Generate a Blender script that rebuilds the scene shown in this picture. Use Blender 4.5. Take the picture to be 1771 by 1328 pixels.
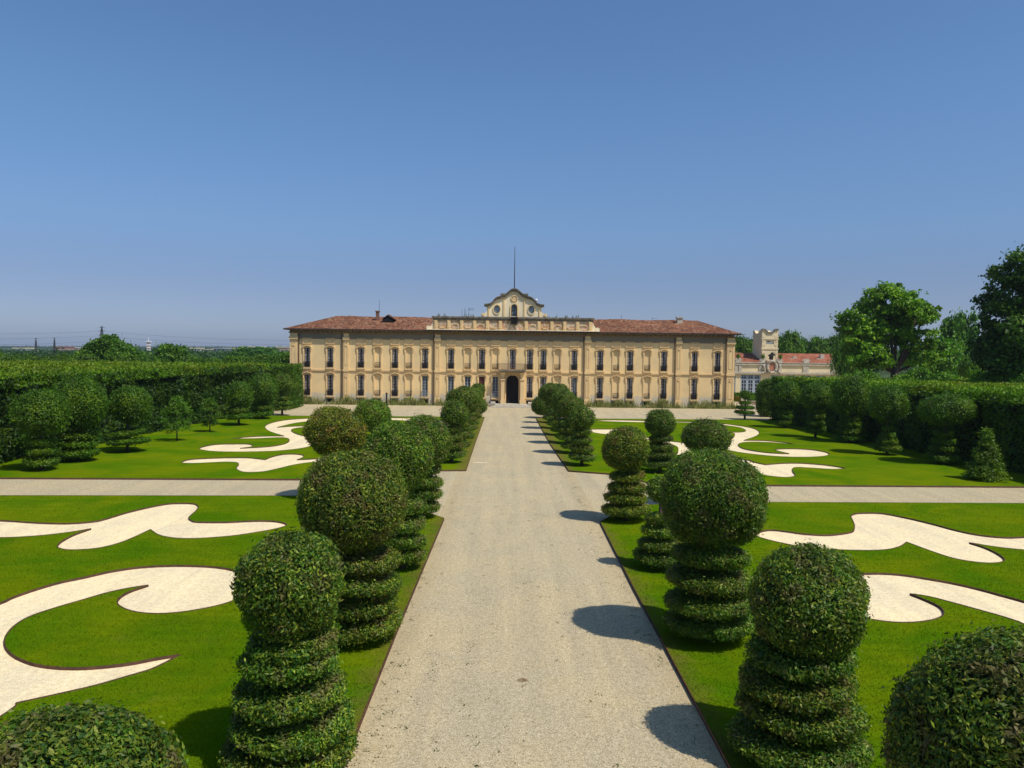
import bpy, bmesh, math, random
import numpy as np
from mathutils import Matrix, Vector
R_ = math.radians
rng = np.random.default_rng(7); random.seed(7)
sc = bpy.context.scene
for o in list(bpy.data.objects): bpy.data.objects.remove(o)
COL = sc.collection

# ------------------------------------------------------------------ camera
CH, FP, CX, CY, SL = 7.5, 1330.0, 885.5, 664.0, 0.0115
def nrm(v): v = np.array(v, float); return v/np.linalg.norm(v)
yc = nrm((-9.5, 57.0, -FP)); xc = nrm((1, -SL, -(9.5+57*SL)/FP)); zc = np.cross(xc, yc)
RC = np.array([xc, yc, zc])
cam = bpy.data.cameras.new('camera'); camo = bpy.data.objects.new('camera', cam); COL.objects.link(camo)
M = Matrix.Identity(4)
for i in range(3):
    for j in range(3): M[i][j] = RC[i][j]
camo.matrix_world = Matrix.Translation((0, 0, CH)) @ M
cam.sensor_fit = 'HORIZONTAL'; cam.angle = 2*math.atan(885.5/FP); cam.clip_end = 9000; cam.clip_start = .2
sc.camera = camo
def ray(px, py): return RC @ np.array([(px-CX)/FP, (CY-py)/FP, -1.0])
def G(px, py, z=0.0):                    # point of the ground seen at a photo pixel
    w = ray(px, py); t = (z-CH)/w[2]; return (w[0]*t, w[1]*t)
def F(px, py, Y):                        # point on the upright plane at distance Y
    w = ray(px, py); t = Y/w[1]; return (w[0]*t, CH+w[2]*t)

# ------------------------------------------------------------------ world, sun, exposure
SUN = nrm((0.50, -0.40, 1.0))
EL = math.asin(SUN[2]); AZ = math.atan2(SUN[0], SUN[1])
w = bpy.data.worlds.new('World'); sc.world = w; w.use_nodes = True
nt = w.node_tree; bg = nt.nodes['Background']
sky = nt.nodes.new('ShaderNodeTexSky'); sky.sky_type = 'NISHITA'; sky.sun_disc = False
sky.sun_elevation = EL; sky.sun_rotation = AZ; sky.altitude = 0; sky.air_density = 1.15; sky.dust_density = 1.0; sky.ozone_density = 3.5
tint = nt.nodes.new('ShaderNodeMix'); tint.data_type = 'RGBA'; tint.blend_type = 'MULTIPLY'; tint.inputs[0].default_value = 1; tint.inputs[7].default_value = (1.18, 1.50, 2.45, 1)
nt.links.new(sky.outputs[0], tint.inputs[6]); 
tc = nt.nodes.new('ShaderNodeTexCoord'); sx = nt.nodes.new('ShaderNodeSeparateXYZ'); nt.links.new(tc.outputs['Generated'], sx.inputs[0])
hz_ = nt.nodes.new('ShaderNodeValToRGB'); nt.links.new(sx.outputs[2], hz_.inputs[0])
hz_.color_ramp.interpolation = 'B_SPLINE'; hz_.color_ramp.elements[0].position = 0.0; hz_.color_ramp.elements[0].color = (1.0, 1.0, 1.0, 1); hz_.color_ramp.elements[1].position = .30; hz_.color_ramp.elements[1].color = (.88, .887, .653, 1)
e_ = hz_.color_ramp.elements.new(.07); e_.color = (.63, .53, .51, 1); e_ = hz_.color_ramp.elements.new(.15); e_.color = (.81, .765, .62, 1)
tn2 = nt.nodes.new('ShaderNodeMix'); tn2.data_type = 'RGBA'; tn2.blend_type = 'MULTIPLY'; tn2.inputs[0].default_value = 1
nt.links.new(tint.outputs[2], tn2.inputs[6]); nt.links.new(hz_.outputs[0], tn2.inputs[7]); nt.links.new(tn2.outputs[2], bg.inputs[0]); bg.inputs[1].default_value = 0.072
sl = bpy.data.lights.new('sun', 'SUN'); sl.energy = 4.2; sl.angle = R_(0.55); sl.color = (1.0, 0.955, 0.87)
so = bpy.data.objects.new('sun', sl); COL.objects.link(so)
so.rotation_euler = Vector(SUN).to_track_quat('Z', 'Y').to_euler()
sc.view_settings.view_transform = 'Standard'; sc.view_settings.look = 'None'
sc.view_settings.exposure = 0.0; sc.view_settings.gamma = 1
sc.render.resolution_x = 1024; sc.render.resolution_y = 768
sc.cycles.max_bounces = 6; sc.cycles.diffuse_bounces = 3; sc.cycles.transparent_max_bounces = 4
sc.cycles.volume_bounces = 0

# ------------------------------------------------------------------ materials
def mat(name, rough=.8, spec=.3):
    m = bpy.data.materials.new(name); m.use_nodes = True
    b = m.node_tree.nodes['Principled BSDF']; b.inputs['Roughness'].default_value = rough
    b.inputs['Specular IOR Level'].default_value = spec
    return m, m.node_tree, b
def N(t, typ, **k):
    n = t.nodes.new(typ)
    for a, v in k.items():
        if a.startswith('i_'): n.inputs[a[2:].replace('_', ' ')].default_value = v
        else: setattr(n, a, v)
    return n
def ramp(t, src, stops, interp='LINEAR'):
    r = N(t, 'ShaderNodeValToRGB'); cr = r.color_ramp; cr.interpolation = interp
    while len(cr.elements) < len(stops): cr.elements.new(.5)
    for e, (p, c) in zip(cr.elements, stops):
        e.position = p; e.color = (*c, 1) if len(c) == 3 else c
    t.links.new(src, r.inputs[0]); return r.outputs[0]
def noise(t, scale, detail=4, rough=.55, coord=None, dist=0.0, out=0):
    n = N(t, 'ShaderNodeTexNoise'); n.inputs['Scale'].default_value = scale; n.inputs['Detail'].default_value = detail
    n.inputs['Roughness'].default_value = rough; n.inputs['Distortion'].default_value = dist
    if coord is None: coord = geo(t)
    t.links.new(coord, n.inputs['Vector']); return n.outputs[out]
def geo(t): return N(t, 'ShaderNodeNewGeometry').outputs['Position']
def objc(t): return N(t, 'ShaderNodeTexCoord').outputs['Object']
def scaled(t, v, s):
    m = N(t, 'ShaderNodeMapping'); m.inputs['Scale'].default_value = s; t.links.new(v, m.inputs['Vector']); return m.outputs[0]
def mix(t, a, b, f, mode='MIX'):
    m = N(t, 'ShaderNodeMix', data_type='RGBA', blend_type=mode)
    for s, v in ((m.inputs[0], f), (m.inputs[6], a), (m.inputs[7], b)):
        if hasattr(v, 'is_output'): t.links.new(v, s)
        elif isinstance(v, (int, float)): s.default_value = v
        else: s.default_value = (*v, 1)
    return m.outputs[2]
def bump(t, b, h, strength=.4, dist=.02):
    n = N(t, 'ShaderNodeBump'); n.inputs['Strength'].default_value = strength; n.inputs['Distance'].default_value = dist
    t.links.new(h, n.inputs['Height']); t.links.new(n.outputs[0], b.inputs['Normal'])
def flat(name, c, rough=.7, var=.25, scale=3, spec=.3, metal=0):
    m, t, b = mat(name, rough, spec); b.inputs['Metallic'].default_value = metal
    n = noise(t, scale)
    t.links.new(ramp(t, n, [(.3, tuple(x*(1-var) for x in c)), (.7, tuple(min(1, x*(1+var)) for x in c))]), b.inputs['Base Color'])
    return m

def leaf_mat(name, cols, brown=(.17, .11, .05), bth=(.52, .66), bscale=2.2, rough=.5, trans=.22, clump=1.6):
    m, t, b = mat(name, rough, .22)
    g = N(t, 'ShaderNodeNewGeometry')
    c = ramp(t, g.outputs['Random Per Island'], [(i/(len(cols)-1), k) for i, k in enumerate(cols)])
    oc = objc(t)
    cl = ramp(t, noise(t, clump, 3, coord=oc), [(.35, (.62,)*3), (.65, (1.25,)*3)])
    c = mix(t, c, cl, 1.0, 'MULTIPLY')
    bn = ramp(t, noise(t, bscale, 4, .7, coord=oc), [(bth[0], (0,)*3), (bth[1], (1,)*3)])
    bn = mix(t, (0, 0, 0), bn, .72)
    c = mix(t, c, brown, bn)
    oi = N(t, 'ShaderNodeObjectInfo')
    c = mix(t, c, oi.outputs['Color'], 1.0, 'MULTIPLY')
    t.links.new(c, b.inputs['Base Color'])
    tr = N(t, 'ShaderNodeBsdfTranslucent'); t.links.new(mix(t, c, (1.5, 1.9, .5), 1.0, 'MULTIPLY'), tr.inputs[0])
    ms = N(t, 'ShaderNodeMixShader'); ms.inputs[0].default_value = trans
    t.links.new(b.outputs[0], ms.inputs[1]); t.links.new(tr.outputs[0], ms.inputs[2])
    t.links.new(ms.outputs[0], t.nodes['Material Output'].inputs[0])
    return m
M_BOX = leaf_mat('topiary_leaf', [(.025, .072, .010), (.050, .135, .010), (.10, .20, .010), (.28, .32, .03), (.030, .10, .020), (.18, .22, .010), (.022, .065, .006)])
M_HEDGE = leaf_mat('hedge_leaf', [(.030, .080, .005), (.065, .145, .006), (.12, .20, .008), (.040, .10, .008)], brown=(.17, .22, .008), bth=(.54, .68), bscale=.45, clump=.8)
M_LIME = leaf_mat('hedge_shoot', [(.09, .19, .001), (.13, .23, .002), (.18, .26, .002), (.10, .19, .001)], brown=(.21, .20, .002), bth=(.5, .7), bscale=.12, clump=.3)
M_TREE = leaf_mat('tree_leaf', [(.035, .090, .006), (.062, .145, .008), (.10, .20, .010), (.16, .25, .012)], brown=(.09, .12, .02), bth=(.6, .8), bscale=.25, clump=.35)
M_FAR = leaf_mat('far_leaf', [(.030, .070, .014), (.050, .10, .02), (.07, .125, .025)], brown=(.08, .09, .03), bth=(.6, .8), bscale=.05, clump=.1)
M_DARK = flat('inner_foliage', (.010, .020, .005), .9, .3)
M_BARK = flat('bark', (.085, .06, .04), .9, .35, 8)

def lawn_mat():
    m, t, b = mat('lawn', .95, .0)
    p = geo(t)
    fine = ramp(t, noise(t, 42, 3, .7, coord=p), [(.25, (.058, .112, .0015)), (.5, (.098, .162, .002)), (.78, (.145, .222, .004))])
    big = ramp(t, noise(t, .28, 4, .6, coord=p, dist=.6), [(.38, (.68, .90, .8)), (.5, (1, 1, 1)), (.62, (1.32, 1.10, 1.0))])
    c = mix(t, fine, big, 1.0, 'MULTIPLY')
    st = noise(t, 1.0, 3, .5, coord=scaled(t, p, (.5, 3.2, 1)), dist=.4)
    c = mix(t, c, ramp(t, st, [(.35, (.92,)*3), (.65, (1.08,)*3)]), 1.0, 'MULTIPLY')
    dry = ramp(t, noise(t, .9, 5, .7, coord=p), [(.60, (0,)*3), (.80, (.5,)*3)])
    c = mix(t, c, (.18, .16, .02), dry)
    sx_ = N(t, 'ShaderNodeSeparateXYZ'); t.links.new(p, sx_.inputs[0])      # worn soil showing beside the path edging
    a_ = N(t, 'ShaderNodeMath', operation='SUBTRACT'); t.links.new(sx_.outputs[0], a_.inputs[0]); a_.inputs[1].default_value = .65
    ab = N(t, 'ShaderNodeMath', operation='ABSOLUTE'); t.links.new(a_.outputs[0], ab.inputs[0])
    mu = N(t, 'ShaderNodeMath', operation='MULTIPLY_ADD'); t.links.new(noise(t, 1.3, 5, .7, coord=p), mu.inputs[0]); mu.inputs[1].default_value = -1.6; t.links.new(ab.outputs[0], mu.inputs[2])
    dv = N(t, 'ShaderNodeMath', operation='DIVIDE'); t.links.new(mu.outputs[0], dv.inputs[0]); dv.inputs[1].default_value = 5.0
    c = mix(t, c, (.15, .11, .03), ramp(t, dv.outputs[0], [(.50, (.7,)*3), (.64, (0,)*3)]))
    t.links.new(c, b.inputs['Base Color']); bump(t, b, noise(t, 30, 4, .8, coord=p), .7, .04); return m
M_LAWN = lawn_mat()
def gravel_mat(name, cols, dirt, cell=34.0, dirtamt=.5, edge=False, gapc=.55):
    m, t, b = mat(name, .9, .2); p = geo(t)
    v = N(t, 'ShaderNodeTexVoronoi'); v.inputs['Scale'].default_value = cell; t.links.new(p, v.inputs['Vector'])
    c = ramp(t, N(t, 'ShaderNodeSeparateColor').outputs[0], cols)
    sp = t.nodes[-2] if False else None
    sep = [n for n in t.nodes if n.bl_idname == 'ShaderNodeSeparateColor'][0]; t.links.new(v.outputs['Color'], sep.inputs[0])
    gap = ramp(t, v.outputs['Distance'], [(.0, (1,)*3), (.55, (.93,)*3), (.85, (gapc,)*3)])
    c = mix(t, c, gap, 1.0, 'MULTIPLY')
    sm = ramp(t, noise(t, 9, 5, .75, coord=p), [(.3, (.80,)*3), (.7, (1.14,)*3)])
    c = mix(t, c, sm, 1.0, 'MULTIPLY')
    bg_ = ramp(t, noise(t, .35, 5, .65, coord=p, dist=.5), [(.35, (.93, .93, .95)), (.7, (1.06, 1.03, .97))])
    c = mix(t, c, bg_, 1.0, 'MULTIPLY')
    d = ramp(t, noise(t, 1.1, 6, .75, coord=p), [(.60, (0,)*3), (.78, (dirtamt,)*3)])
    c = mix(t, c, dirt, d)
    tr_ = ramp(t, noise(t, 1.0, 4, .6, coord=scaled(t, p, (1.5, .07, 1))), [(.38, (.93, .93, .94)), (.62, (1.05, 1.04, 1.02))]); c = mix(t, c, tr_, 1.0, 'MULTIPLY')
    if edge:       # humus and leaf dirt gathering along the two edgings of the central path
        sx_ = N(t, 'ShaderNodeSeparateXYZ'); t.links.new(p, sx_.inputs[0])
        a_ = N(t, 'ShaderNodeMath', operation='SUBTRACT'); t.links.new(sx_.outputs[0], a_.inputs[0]); a_.inputs[1].default_value = .65
        ab = N(t, 'ShaderNodeMath', operation='ABSOLUTE'); t.links.new(a_.outputs[0], ab.inputs[0])
        mu = N(t, 'ShaderNodeMath', operation='MULTIPLY_ADD'); t.links.new(noise(t, 1.6, 6, .75, coord=p), mu.inputs[0]); mu.inputs[1].default_value = 2.4; t.links.new(ab.outputs[0], mu.inputs[2])
        dv = N(t, 'ShaderNodeMath', operation='DIVIDE'); t.links.new(mu.outputs[0], dv.inputs[0]); dv.inputs[1].default_value = 6.0
        f = ramp(t, dv.outputs[0], [(.62, (0,)*3), (.80, (.5,)*3)])
        lim = ramp(t, ab.outputs[0], [(0, (1,)*3), (1, (1,)*3)])
        gt = N(t, 'ShaderNodeMath', operation='LESS_THAN'); t.links.new(ab.outputs[0], gt.inputs[0]); gt.inputs[1].default_value = 3.6
        f = mix(t, (0, 0, 0), f, gt.outputs[0])
        c = mix(t, c, mix(t, (.40, .29, .13), c, .35), f)
    t.links.new(c, b.inputs['Base Color']); bump(t, b, v.outputs['Distance'], .5, .015); return m
M_GRAVEL = gravel_mat('gravel', [(0, (.38, .30, .175)), (.3, (.52, .425, .255)), (.65, (.59, .49, .30)), (1, (.72, .62, .42))], (.36, .26, .13), 52, .55, True)
M_SAND = gravel_mat('sand', [(0, (.82, .65, .37)), (.5, (.92, .76, .46)), (1, (.96, .83, .56))], (.80, .64, .40), 40, .45, False, .82)
M_RUST = flat('corten', (.075, .032, .016), .8, .4, 6)
M_GROUND = flat('countryside', (.05, .085, .02), .95, .4, .02)

def plaster(name, base, stain=(.25, .18, .10), amt=.5, low=True):
    m, t, b = mat(name, .9, .15); p = geo(t)
    c = ramp(t, noise(t, .35, 6, .65, coord=p), [(.3, (base[0]*.84, base[1]*.85, base[2]*.93)), (.7, (min(1, base[0]*1.08), base[1]*1.08, base[2]*1.1))])
    fl = ramp(t, noise(t, 1.6, 6, .8, coord=scaled(t, p, (1, 1, .5))), [(.60, (0,)*3), (.80, (amt,)*3)])
    c = mix(t, c, stain, fl)
    pale = ramp(t, noise(t, .9, 6, .8, coord=p, dist=.8), [(.66, (0,)*3), (.72, (.5,)*3)])
    c = mix(t, c, (.78, .68, .50), pale)
    if low:        # salt-worn pale plaster along the foot of the wall, ragged upper edge
        sz = N(t, 'ShaderNodeSeparateXYZ'); t.links.new(p, sz.inputs[0])
        ad = N(t, 'ShaderNodeMath', operation='MULTIPLY_ADD'); t.links.new(noise(t, .8, 5, .7, coord=p), ad.inputs[0]); ad.inputs[1].default_value = 1.3; t.links.new(sz.outputs[2], ad.inputs[2])
        f = ramp(t, ad.outputs[0], [(0, (.9,)*3), (.205, (.85,)*3), (.225, (0,)*3)]); 
        mp = N(t, 'ShaderNodeMath', operation='DIVIDE'); t.links.new(ad.outputs[0], mp.inputs[0]); mp.inputs[1].default_value = 10.0
        rr = [n for n in t.nodes if n.bl_idname == 'ShaderNodeValToRGB'][-1]; t.links.new(mp.outputs[0], rr.inputs[0])
        c = mix(t, c, mix(t, (.66, .58, .43), (.50, .42, .30), noise(t, 2.5, 5, coord=p)), f)
    t.links.new(c, b.inputs['Base Color']); bump(t, b, noise(t, 6, 6, .7, coord=p), .25, .03); return m
M_WALL = plaster('ochre_plaster', (.81, .585, .28), (.34, .27, .17), .6)
M_TRIM = plaster('trim_plaster', (.78, .55, .26), amt=.35, low=False)
M_FRIEZE_SHADED = plaster('shaded_frieze_plaster', (.21, .18, .12), amt=.4, low=False)  # greyish frieze, darkened so the eave shadow is part of its colour
M_CORN = plaster('cornice_plaster', (.24, .155, .07), (.12, .09, .06), .7, low=False)
M_GABLE = plaster('gable_plaster', (.84, .70, .45), (.42, .33, .20), .5, low=False)
def patchy():
    m, t, b = mat('peeling_plaster', .9, .15); p = geo(t)
    c = ramp(t, noise(t, .55, 6, .75, coord=p, dist=1.0), [(.34, (.50, .28, .07)), (.43, (.30, .22, .13)), (.50, (.74, .60, .42)), (.55, (.42, .17, .10)), (.61, (.66, .46, .22)), (.70, (.15, .12, .09))])
    t.links.new(c, b.inputs['Base Color']); return m
M_PEEL = patchy()
M_COPING = flat('weathered_coping', (.17, .145, .105), .95, .5, 2)
M_WOOD = flat('dark_window_wood', (.022, .014, .011), .6, .3)
M_GREYW = flat('grey_window_wood', (.30, .33, .36), .6, .15)
M_REDW = flat('red_brown_door', (.10, .03, .02), .7, .3)
M_IRON = flat('iron', (.02, .016, .014), .6, .3)
M_DKIN = flat('dark_interior', (.012, .011, .012), .9, .2)
M_STONE = flat('stone', (.50, .44, .34), .9, .2, 2)
M_WHITE = flat('white_paint', (.8, .8, .78), .6, .05)
def pane_mat(name, a, c2, sc_=1.0):
    m, t, b = mat(name, .12, .5)
    t.links.new(ramp(t, noise(t, 1.6*sc_, 3, coord=geo(t)), [(.38, a), (.62, c2)]), b.inputs['Base Color']); return m
M_PANE = pane_mat('curtained_pane', (.26, .24, .23), (.60, .56, .53), 1.6)
M_PANED = pane_mat('dark_pane', (.015, .02, .03), (.05, .065, .09))
M_PANEB = pane_mat('sky_pane', (.05, .07, .09), (.20, .26, .32))
def tile_mat(name, cols):
    m, t, b = mat(name, .9, .15); p = geo(t)
    v = N(t, 'ShaderNodeTexVoronoi'); v.inputs['Scale'].default_value = 1.0
    t.links.new(scaled(t, p, (4.4, 2.2, 3.0)), v.inputs['Vector'])
    s = N(t, 'ShaderNodeSeparateColor'); t.links.new(v.outputs['Color'], s.inputs[0])
    c = ramp(t, s.outputs[0], [(i/(len(cols)-1), k) for i, k in enumerate(cols)])
    c = mix(t, c, ramp(t, noise(t, .3, 5, .7, coord=p), [(.35, (.68, .66, .62)), (.65, (1.12,)*3)]), 1.0, 'MULTIPLY')
    wv = N(t, 'ShaderNodeTexWave'); wv.inputs['Scale'].default_value = 1.35; t.links.new(p, wv.inputs['Vector'])
    t.links.new(c, b.inputs['Base Color']); bump(t, b, wv.outputs[1], .8, .08); return m
M_TILE = tile_mat('old_roof_tiles', [(.09, .04, .025), (.22, .085, .045), (.32, .14, .07), (.15, .06, .035), (.38, .23, .13)])
M_TILE2 = tile_mat('brown_roof_tiles', [(.10, .05, .035), (.20, .085, .05), (.28, .13, .08), (.14, .06, .04), (.33, .20, .13)])
M_TILER = tile_mat('red_roof_tiles', [(.26, .085, .045), (.38, .13, .07), (.32, .11, .06), (.45, .20, .12)])
M_BRICK = flat('brick', (.22, .11, .07), .9, .4, 3)

# ------------------------------------------------------------------ object helpers
def tag(o, label=None, cat=None, group=None, kind=None):
    if label: o['label'] = label
    if cat: o['category'] = cat
    if group: o['group'] = group
    if kind: o['kind'] = kind
    return o
def empty(name, loc, label, cat, group=None):
    o = bpy.data.objects.new(name, None); COL.objects.link(o); o.location = loc; o.empty_display_size = .3
    return tag(o, label, cat, group)
def link(name, me, parent=None, m=None):
    o = bpy.data.objects.new(name, me); COL.objects.link(o)
    if parent is not None: o.parent = parent
    if m is not None and len(me.materials) == 0:
        for k in (m if isinstance(m, (list, tuple)) else [m]): me.materials.append(k)
    return o
def mesh_np(name, V, Q, smooth=False, mi=None):
    V = np.asarray(V, np.float32); Q = np.asarray(Q, np.int32)
    me = bpy.data.meshes.new(name); me.vertices.add(len(V)); me.vertices.foreach_set('co', V.ravel())
    k = Q.shape[1]; n = len(Q); me.loops.add(n*k); me.loops.foreach_set('vertex_index', Q.ravel())
    me.polygons.add(n); me.polygons.foreach_set('loop_start', np.arange(n, dtype=np.int32)*k); me.polygons.foreach_set('loop_total', np.full(n, k, np.int32))
    if mi is not None: me.polygons.foreach_set('material_index', np.asarray(mi, np.int32))
    me.update(calc_edges=True)
    if smooth: me.polygons.foreach_set('use_smooth', np.ones(n, bool))
    return me
class MB:
    def __init__(s): s.v = []; s.f = []
    def face(s, pts):
        i = len(s.v); s.v += [tuple(p) for p in pts]; s.f.append(tuple(range(i, i+len(pts)))); return s
    def box(s, x0, x1, y0, y1, z0, z1):
        i = len(s.v)
        s.v += [(x, y, z) for z in (z0, z1) for y in (y0, y1) for x in (x0, x1)]
        s.f += [tuple(i+k for k in q) for q in ((0, 2, 3, 1), (4, 5, 7, 6), (0, 1, 5, 4), (2, 6, 7, 3), (0, 4, 6, 2), (1, 3, 7, 5))]
        return s
    def tube(s, pts, radii, n=8, cap=True):
        i0 = len(s.v); pts = [Vector(p) for p in pts]
        for k, p in enumerate(pts):
            d = (pts[min(k+1, len(pts)-1)]-pts[max(k-1, 0)]).normalized()
            a = d.orthogonal().normalized() if abs(d.z) < .9 else Vector((1, 0, 0)); a = (a-d*a.dot(d)).normalized(); b = d.cross(a)
            for j in range(n):
                t = 2*math.pi*j/n; s.v.append(tuple(p+(a*math.cos(t)+b*math.sin(t))*radii[k]))
        for k in range(len(pts)-1):
            for j in range(n):
                a, b = i0+k*n+j, i0+k*n+(j+1) % n; s.f.append((a, b, b+n, a+n))
        if cap: s.f.append(tuple(i0+j for j in range(n))[::-1]); s.f.append(tuple(i0+(len(pts)-1)*n+j for j in range(n)))
        return s
    def prism(s, pts2, y0, y1):          # outline in x,z extruded along y
        i = len(s.v); n = len(pts2)
        s.v += [(x, y0, z) for x, z in pts2]+[(x, y1, z) for x, z in pts2]
        s.f.append(tuple(range(i, i+n))); s.f.append(tuple(range(i+n, i+2*n))[::-1])
        for j in range(n): k = (j+1) % n; s.f.append((i+j, i+n+j, i+n+k, i+k))
        return s
    def build(s, name, m, parent=None, smooth=False):
        me = bpy.data.meshes.new(name); me.from_pydata(s.v, [], s.f); me.update()
        bm = bmesh.new(); bm.from_mesh(me); bmesh.ops.recalc_face_normals(bm, faces=bm.faces); bm.to_mesh(me); bm.free()
        if smooth:
            for p in me.polygons: p.use_smooth = True
        return link(name, me, parent, m)

def lumps(P, amp, freq, seed=0):
    r = np.random.default_rng(seed); out = np.zeros(len(P))
    for o in range(7):
        k = r.normal(size=3)*freq*(1+o*.45); out += np.sin(P@k+r.uniform(0, 6.28))/(1+o*.35)
    return amp*out/2.2
def sample_quads(V, Q, n, r):
    a, b, c, d = (V[Q[:, i]] for i in range(4))
    nn = np.cross(c-a, d-b); ar = np.linalg.norm(nn, axis=1); p = ar/ar.sum()
    idx = r.choice(len(Q), n, p=p); u = r.random((n, 1)); v = r.random((n, 1))
    P = (a[idx]*(1-u)+b[idx]*u)*(1-v)+(d[idx]*(1-u)+c[idx]*u)*v
    return P, nn[idx]/np.maximum(ar[idx][:, None], 1e-9), ar.sum()*.5
def leaf_quads(P, Nn, L, r, droop=.25, spread=.8, wid=.5, up=.0):
    n = len(P); L = (L*r.uniform(.65, 1.3, n))[:, None]
    t = r.normal(size=(n, 3)); t -= (t*Nn).sum(1)[:, None]*Nn; t /= np.linalg.norm(t, axis=1)[:, None]+1e-9
    d = t+Nn*r.uniform(-.1, .9, (n, 1)); d[:, 2] += -droop+up; d /= np.linalg.norm(d, axis=1)[:, None]+1e-9
    f = Nn+r.normal(size=(n, 3))*spread; f -= (f*d).sum(1)[:, None]*d; f /= np.linalg.norm(f, axis=1)[:, None]+1e-9
    s = np.cross(d, f)
    base = P-d*L*.3
    V = np.stack([base, base+d*L*.5+s*L*wid*.5-f*L*.07, base+d*L, base+d*L*.5-s*L*wid*.5-f*L*.07], 1).reshape(-1, 3)
    return V, np.arange(n*4).reshape(n, 4)
def ellip_grid(rx, ry, rz, p=2.0, nu=36, nv=20, pv=None):
    u = np.linspace(0, 2*np.pi, nu, endpoint=False); v = np.linspace(-np.pi/2, np.pi/2, nv+1)
    U, Vv = np.meshgrid(u, v); dr = np.cos(Vv); dz = np.sin(Vv)
    t = 1/((np.abs(dr))**p+(np.abs(dz))**p)**(1/p)
    X = np.stack([dr*t*np.cos(U)*rx, dr*t*np.sin(U)*ry, dz*t*rz], -1).reshape(-1, 3)
    Q = []
    for j in range(nv):
        for i in range(nu):
            a = j*nu+i; b = j*nu+(i+1) % nu; Q.append((a, b, b+nu, a+nu))
    return X, np.array(Q)
def foliage(name, parent, loc, rx, rz, leaf, cover=1.9, p=2.0, lump=.03, seed=1, m=None, tilt=(0, 0), hole=0.0, color=None, ry=None, droop=.25, shaggy=0.0, wid=.42, nomax=90000):
    r = np.random.default_rng(seed); ry = ry or rx
    V, Q = ellip_grid(rx, ry, rz, p)
    dirs = V/(np.linalg.norm(V, axis=1)[:, None]+1e-9)
    V = V+dirs*(lumps(V, lump, 2.6/max(rx, .3), seed)+lumps(V, .018, 9, seed+3))[:, None]
    if tilt != (0, 0): V[:, 2] += V[:, 0]*tilt[0]+V[:, 1]*tilt[1]
    _, _, area = sample_quads(V, Q, 2, r)
    n = min(nomax, int(area*cover/(leaf*leaf*wid*.5)))
    P, Nn, _ = sample_quads(V, Q, n, r)
    if hole:
        keep = lumps(P, 1, 2.2/rx, seed+5) < 1.15-hole; P, Nn = P[keep], Nn[keep]
    off = r.uniform(-1.9, .4, len(P))*leaf*1.1
    st = r.random(len(P)) < .07; off[st] += r.uniform(.3, 1.5, st.sum())*leaf
    if shaggy: off += np.abs(r.normal(size=len(P)))*shaggy+shaggy*1.2*lumps(P, 1, 6, seed+9)
    LV, LQ = leaf_quads(P+Nn*off[:, None], Nn, leaf, r, droop, wid=wid)
    core = V*(1-min(.5, 2.0*leaf/max(min(rx, rz*1.0), .1)))
    VV = np.concatenate([core, LV]); QQ = np.concatenate([Q, LQ+len(core)])
    mi = np.concatenate([np.zeros(len(Q)), np.ones(len(LQ))])
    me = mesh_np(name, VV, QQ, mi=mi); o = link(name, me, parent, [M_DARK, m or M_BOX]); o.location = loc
    if color: o.color = (*color, 1)
    return o

# ------------------------------------------------------------------ ground sheets
def sheet(name, x0, x1, y0, y1, z, m, nx=1, ny=1):
    xs = np.linspace(x0, x1, nx+1); ys = np.linspace(y0, y1, ny+1); X, Y = np.meshgrid(xs, ys)
    V = np.stack([X.ravel(), Y.ravel(), np.full(X.size, z)], 1)
    Q = [(j*(nx+1)+i, j*(nx+1)+i+1, (j+1)*(nx+1)+i+1, (j+1)*(nx+1)+i) for j in range(ny) for i in range(nx)]
    return tag(link(name, mesh_np(name, V, Q), None, m), kind='structure')
sheet('ground', -3500, 3500, -200, 6000, -.06, M_GROUND)
sheet('gravel_path', -75, 75, -15, 104.4, 0.0, M_GRAVEL)

def spline(pts, seg=7):
    """Catmull-Rom through pixel points; a third element marks a sharp corner."""
    n = len(pts); P = [np.array(p[:2], float) for p in pts]; C = [len(p) > 2 for p in pts]; out = []
    for i in range(n):
        p1, p2 = P[i], P[(i+1) % n]
        p0 = p1-(p2-p1)*.5 if C[i] else P[i-1]
        p3 = p2+(p2-p1)*.5 if C[(i+1) % n] else P[(i+2) % n]
        for k in range(seg):
            t = k/seg; t2 = t*t; t3 = t2*t
            out.append(.5*((2*p1)+(-p0+p2)*t+(2*p0-5*p1+4*p2-p3)*t2+(-p0+3*p1-3*p2+p3)*t3))
    return out
def crop(pts, ox, oy, s): return [(ox+p[0]/s, oy+p[1]/s, *p[2:]) for p in pts]
c_ = 1
NLA = crop([(-420, 180), (-300, 160), (-150, 156), (0, 163), (60, 166), (180, 174), (320, 177), (440, 168), (500, 155), (600, 125), (720, 97), (800, 84), (880, 82), (920, 87), (933, 100), (922, 118), (897, 140), (888, 152), (900, 163), (930, 170), (1060, 171), (1200, 165), (1290, 167), (1340, 177), (1348, 186), (1320, 197), (1250, 212), (1100, 235), (950, 247), (850, 248), (780, 240), (740, 228), (708, 206, c_), (640, 238), (560, 270), (470, 292), (380, 301), (310, 301), (275, 292), (270, 283), (290, 262), (350, 230), (428, 202, c_), (340, 217), (220, 232), (100, 241), (0, 244), (-180, 240), (-400, 210)], 0, 840, 2.721)
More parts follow.
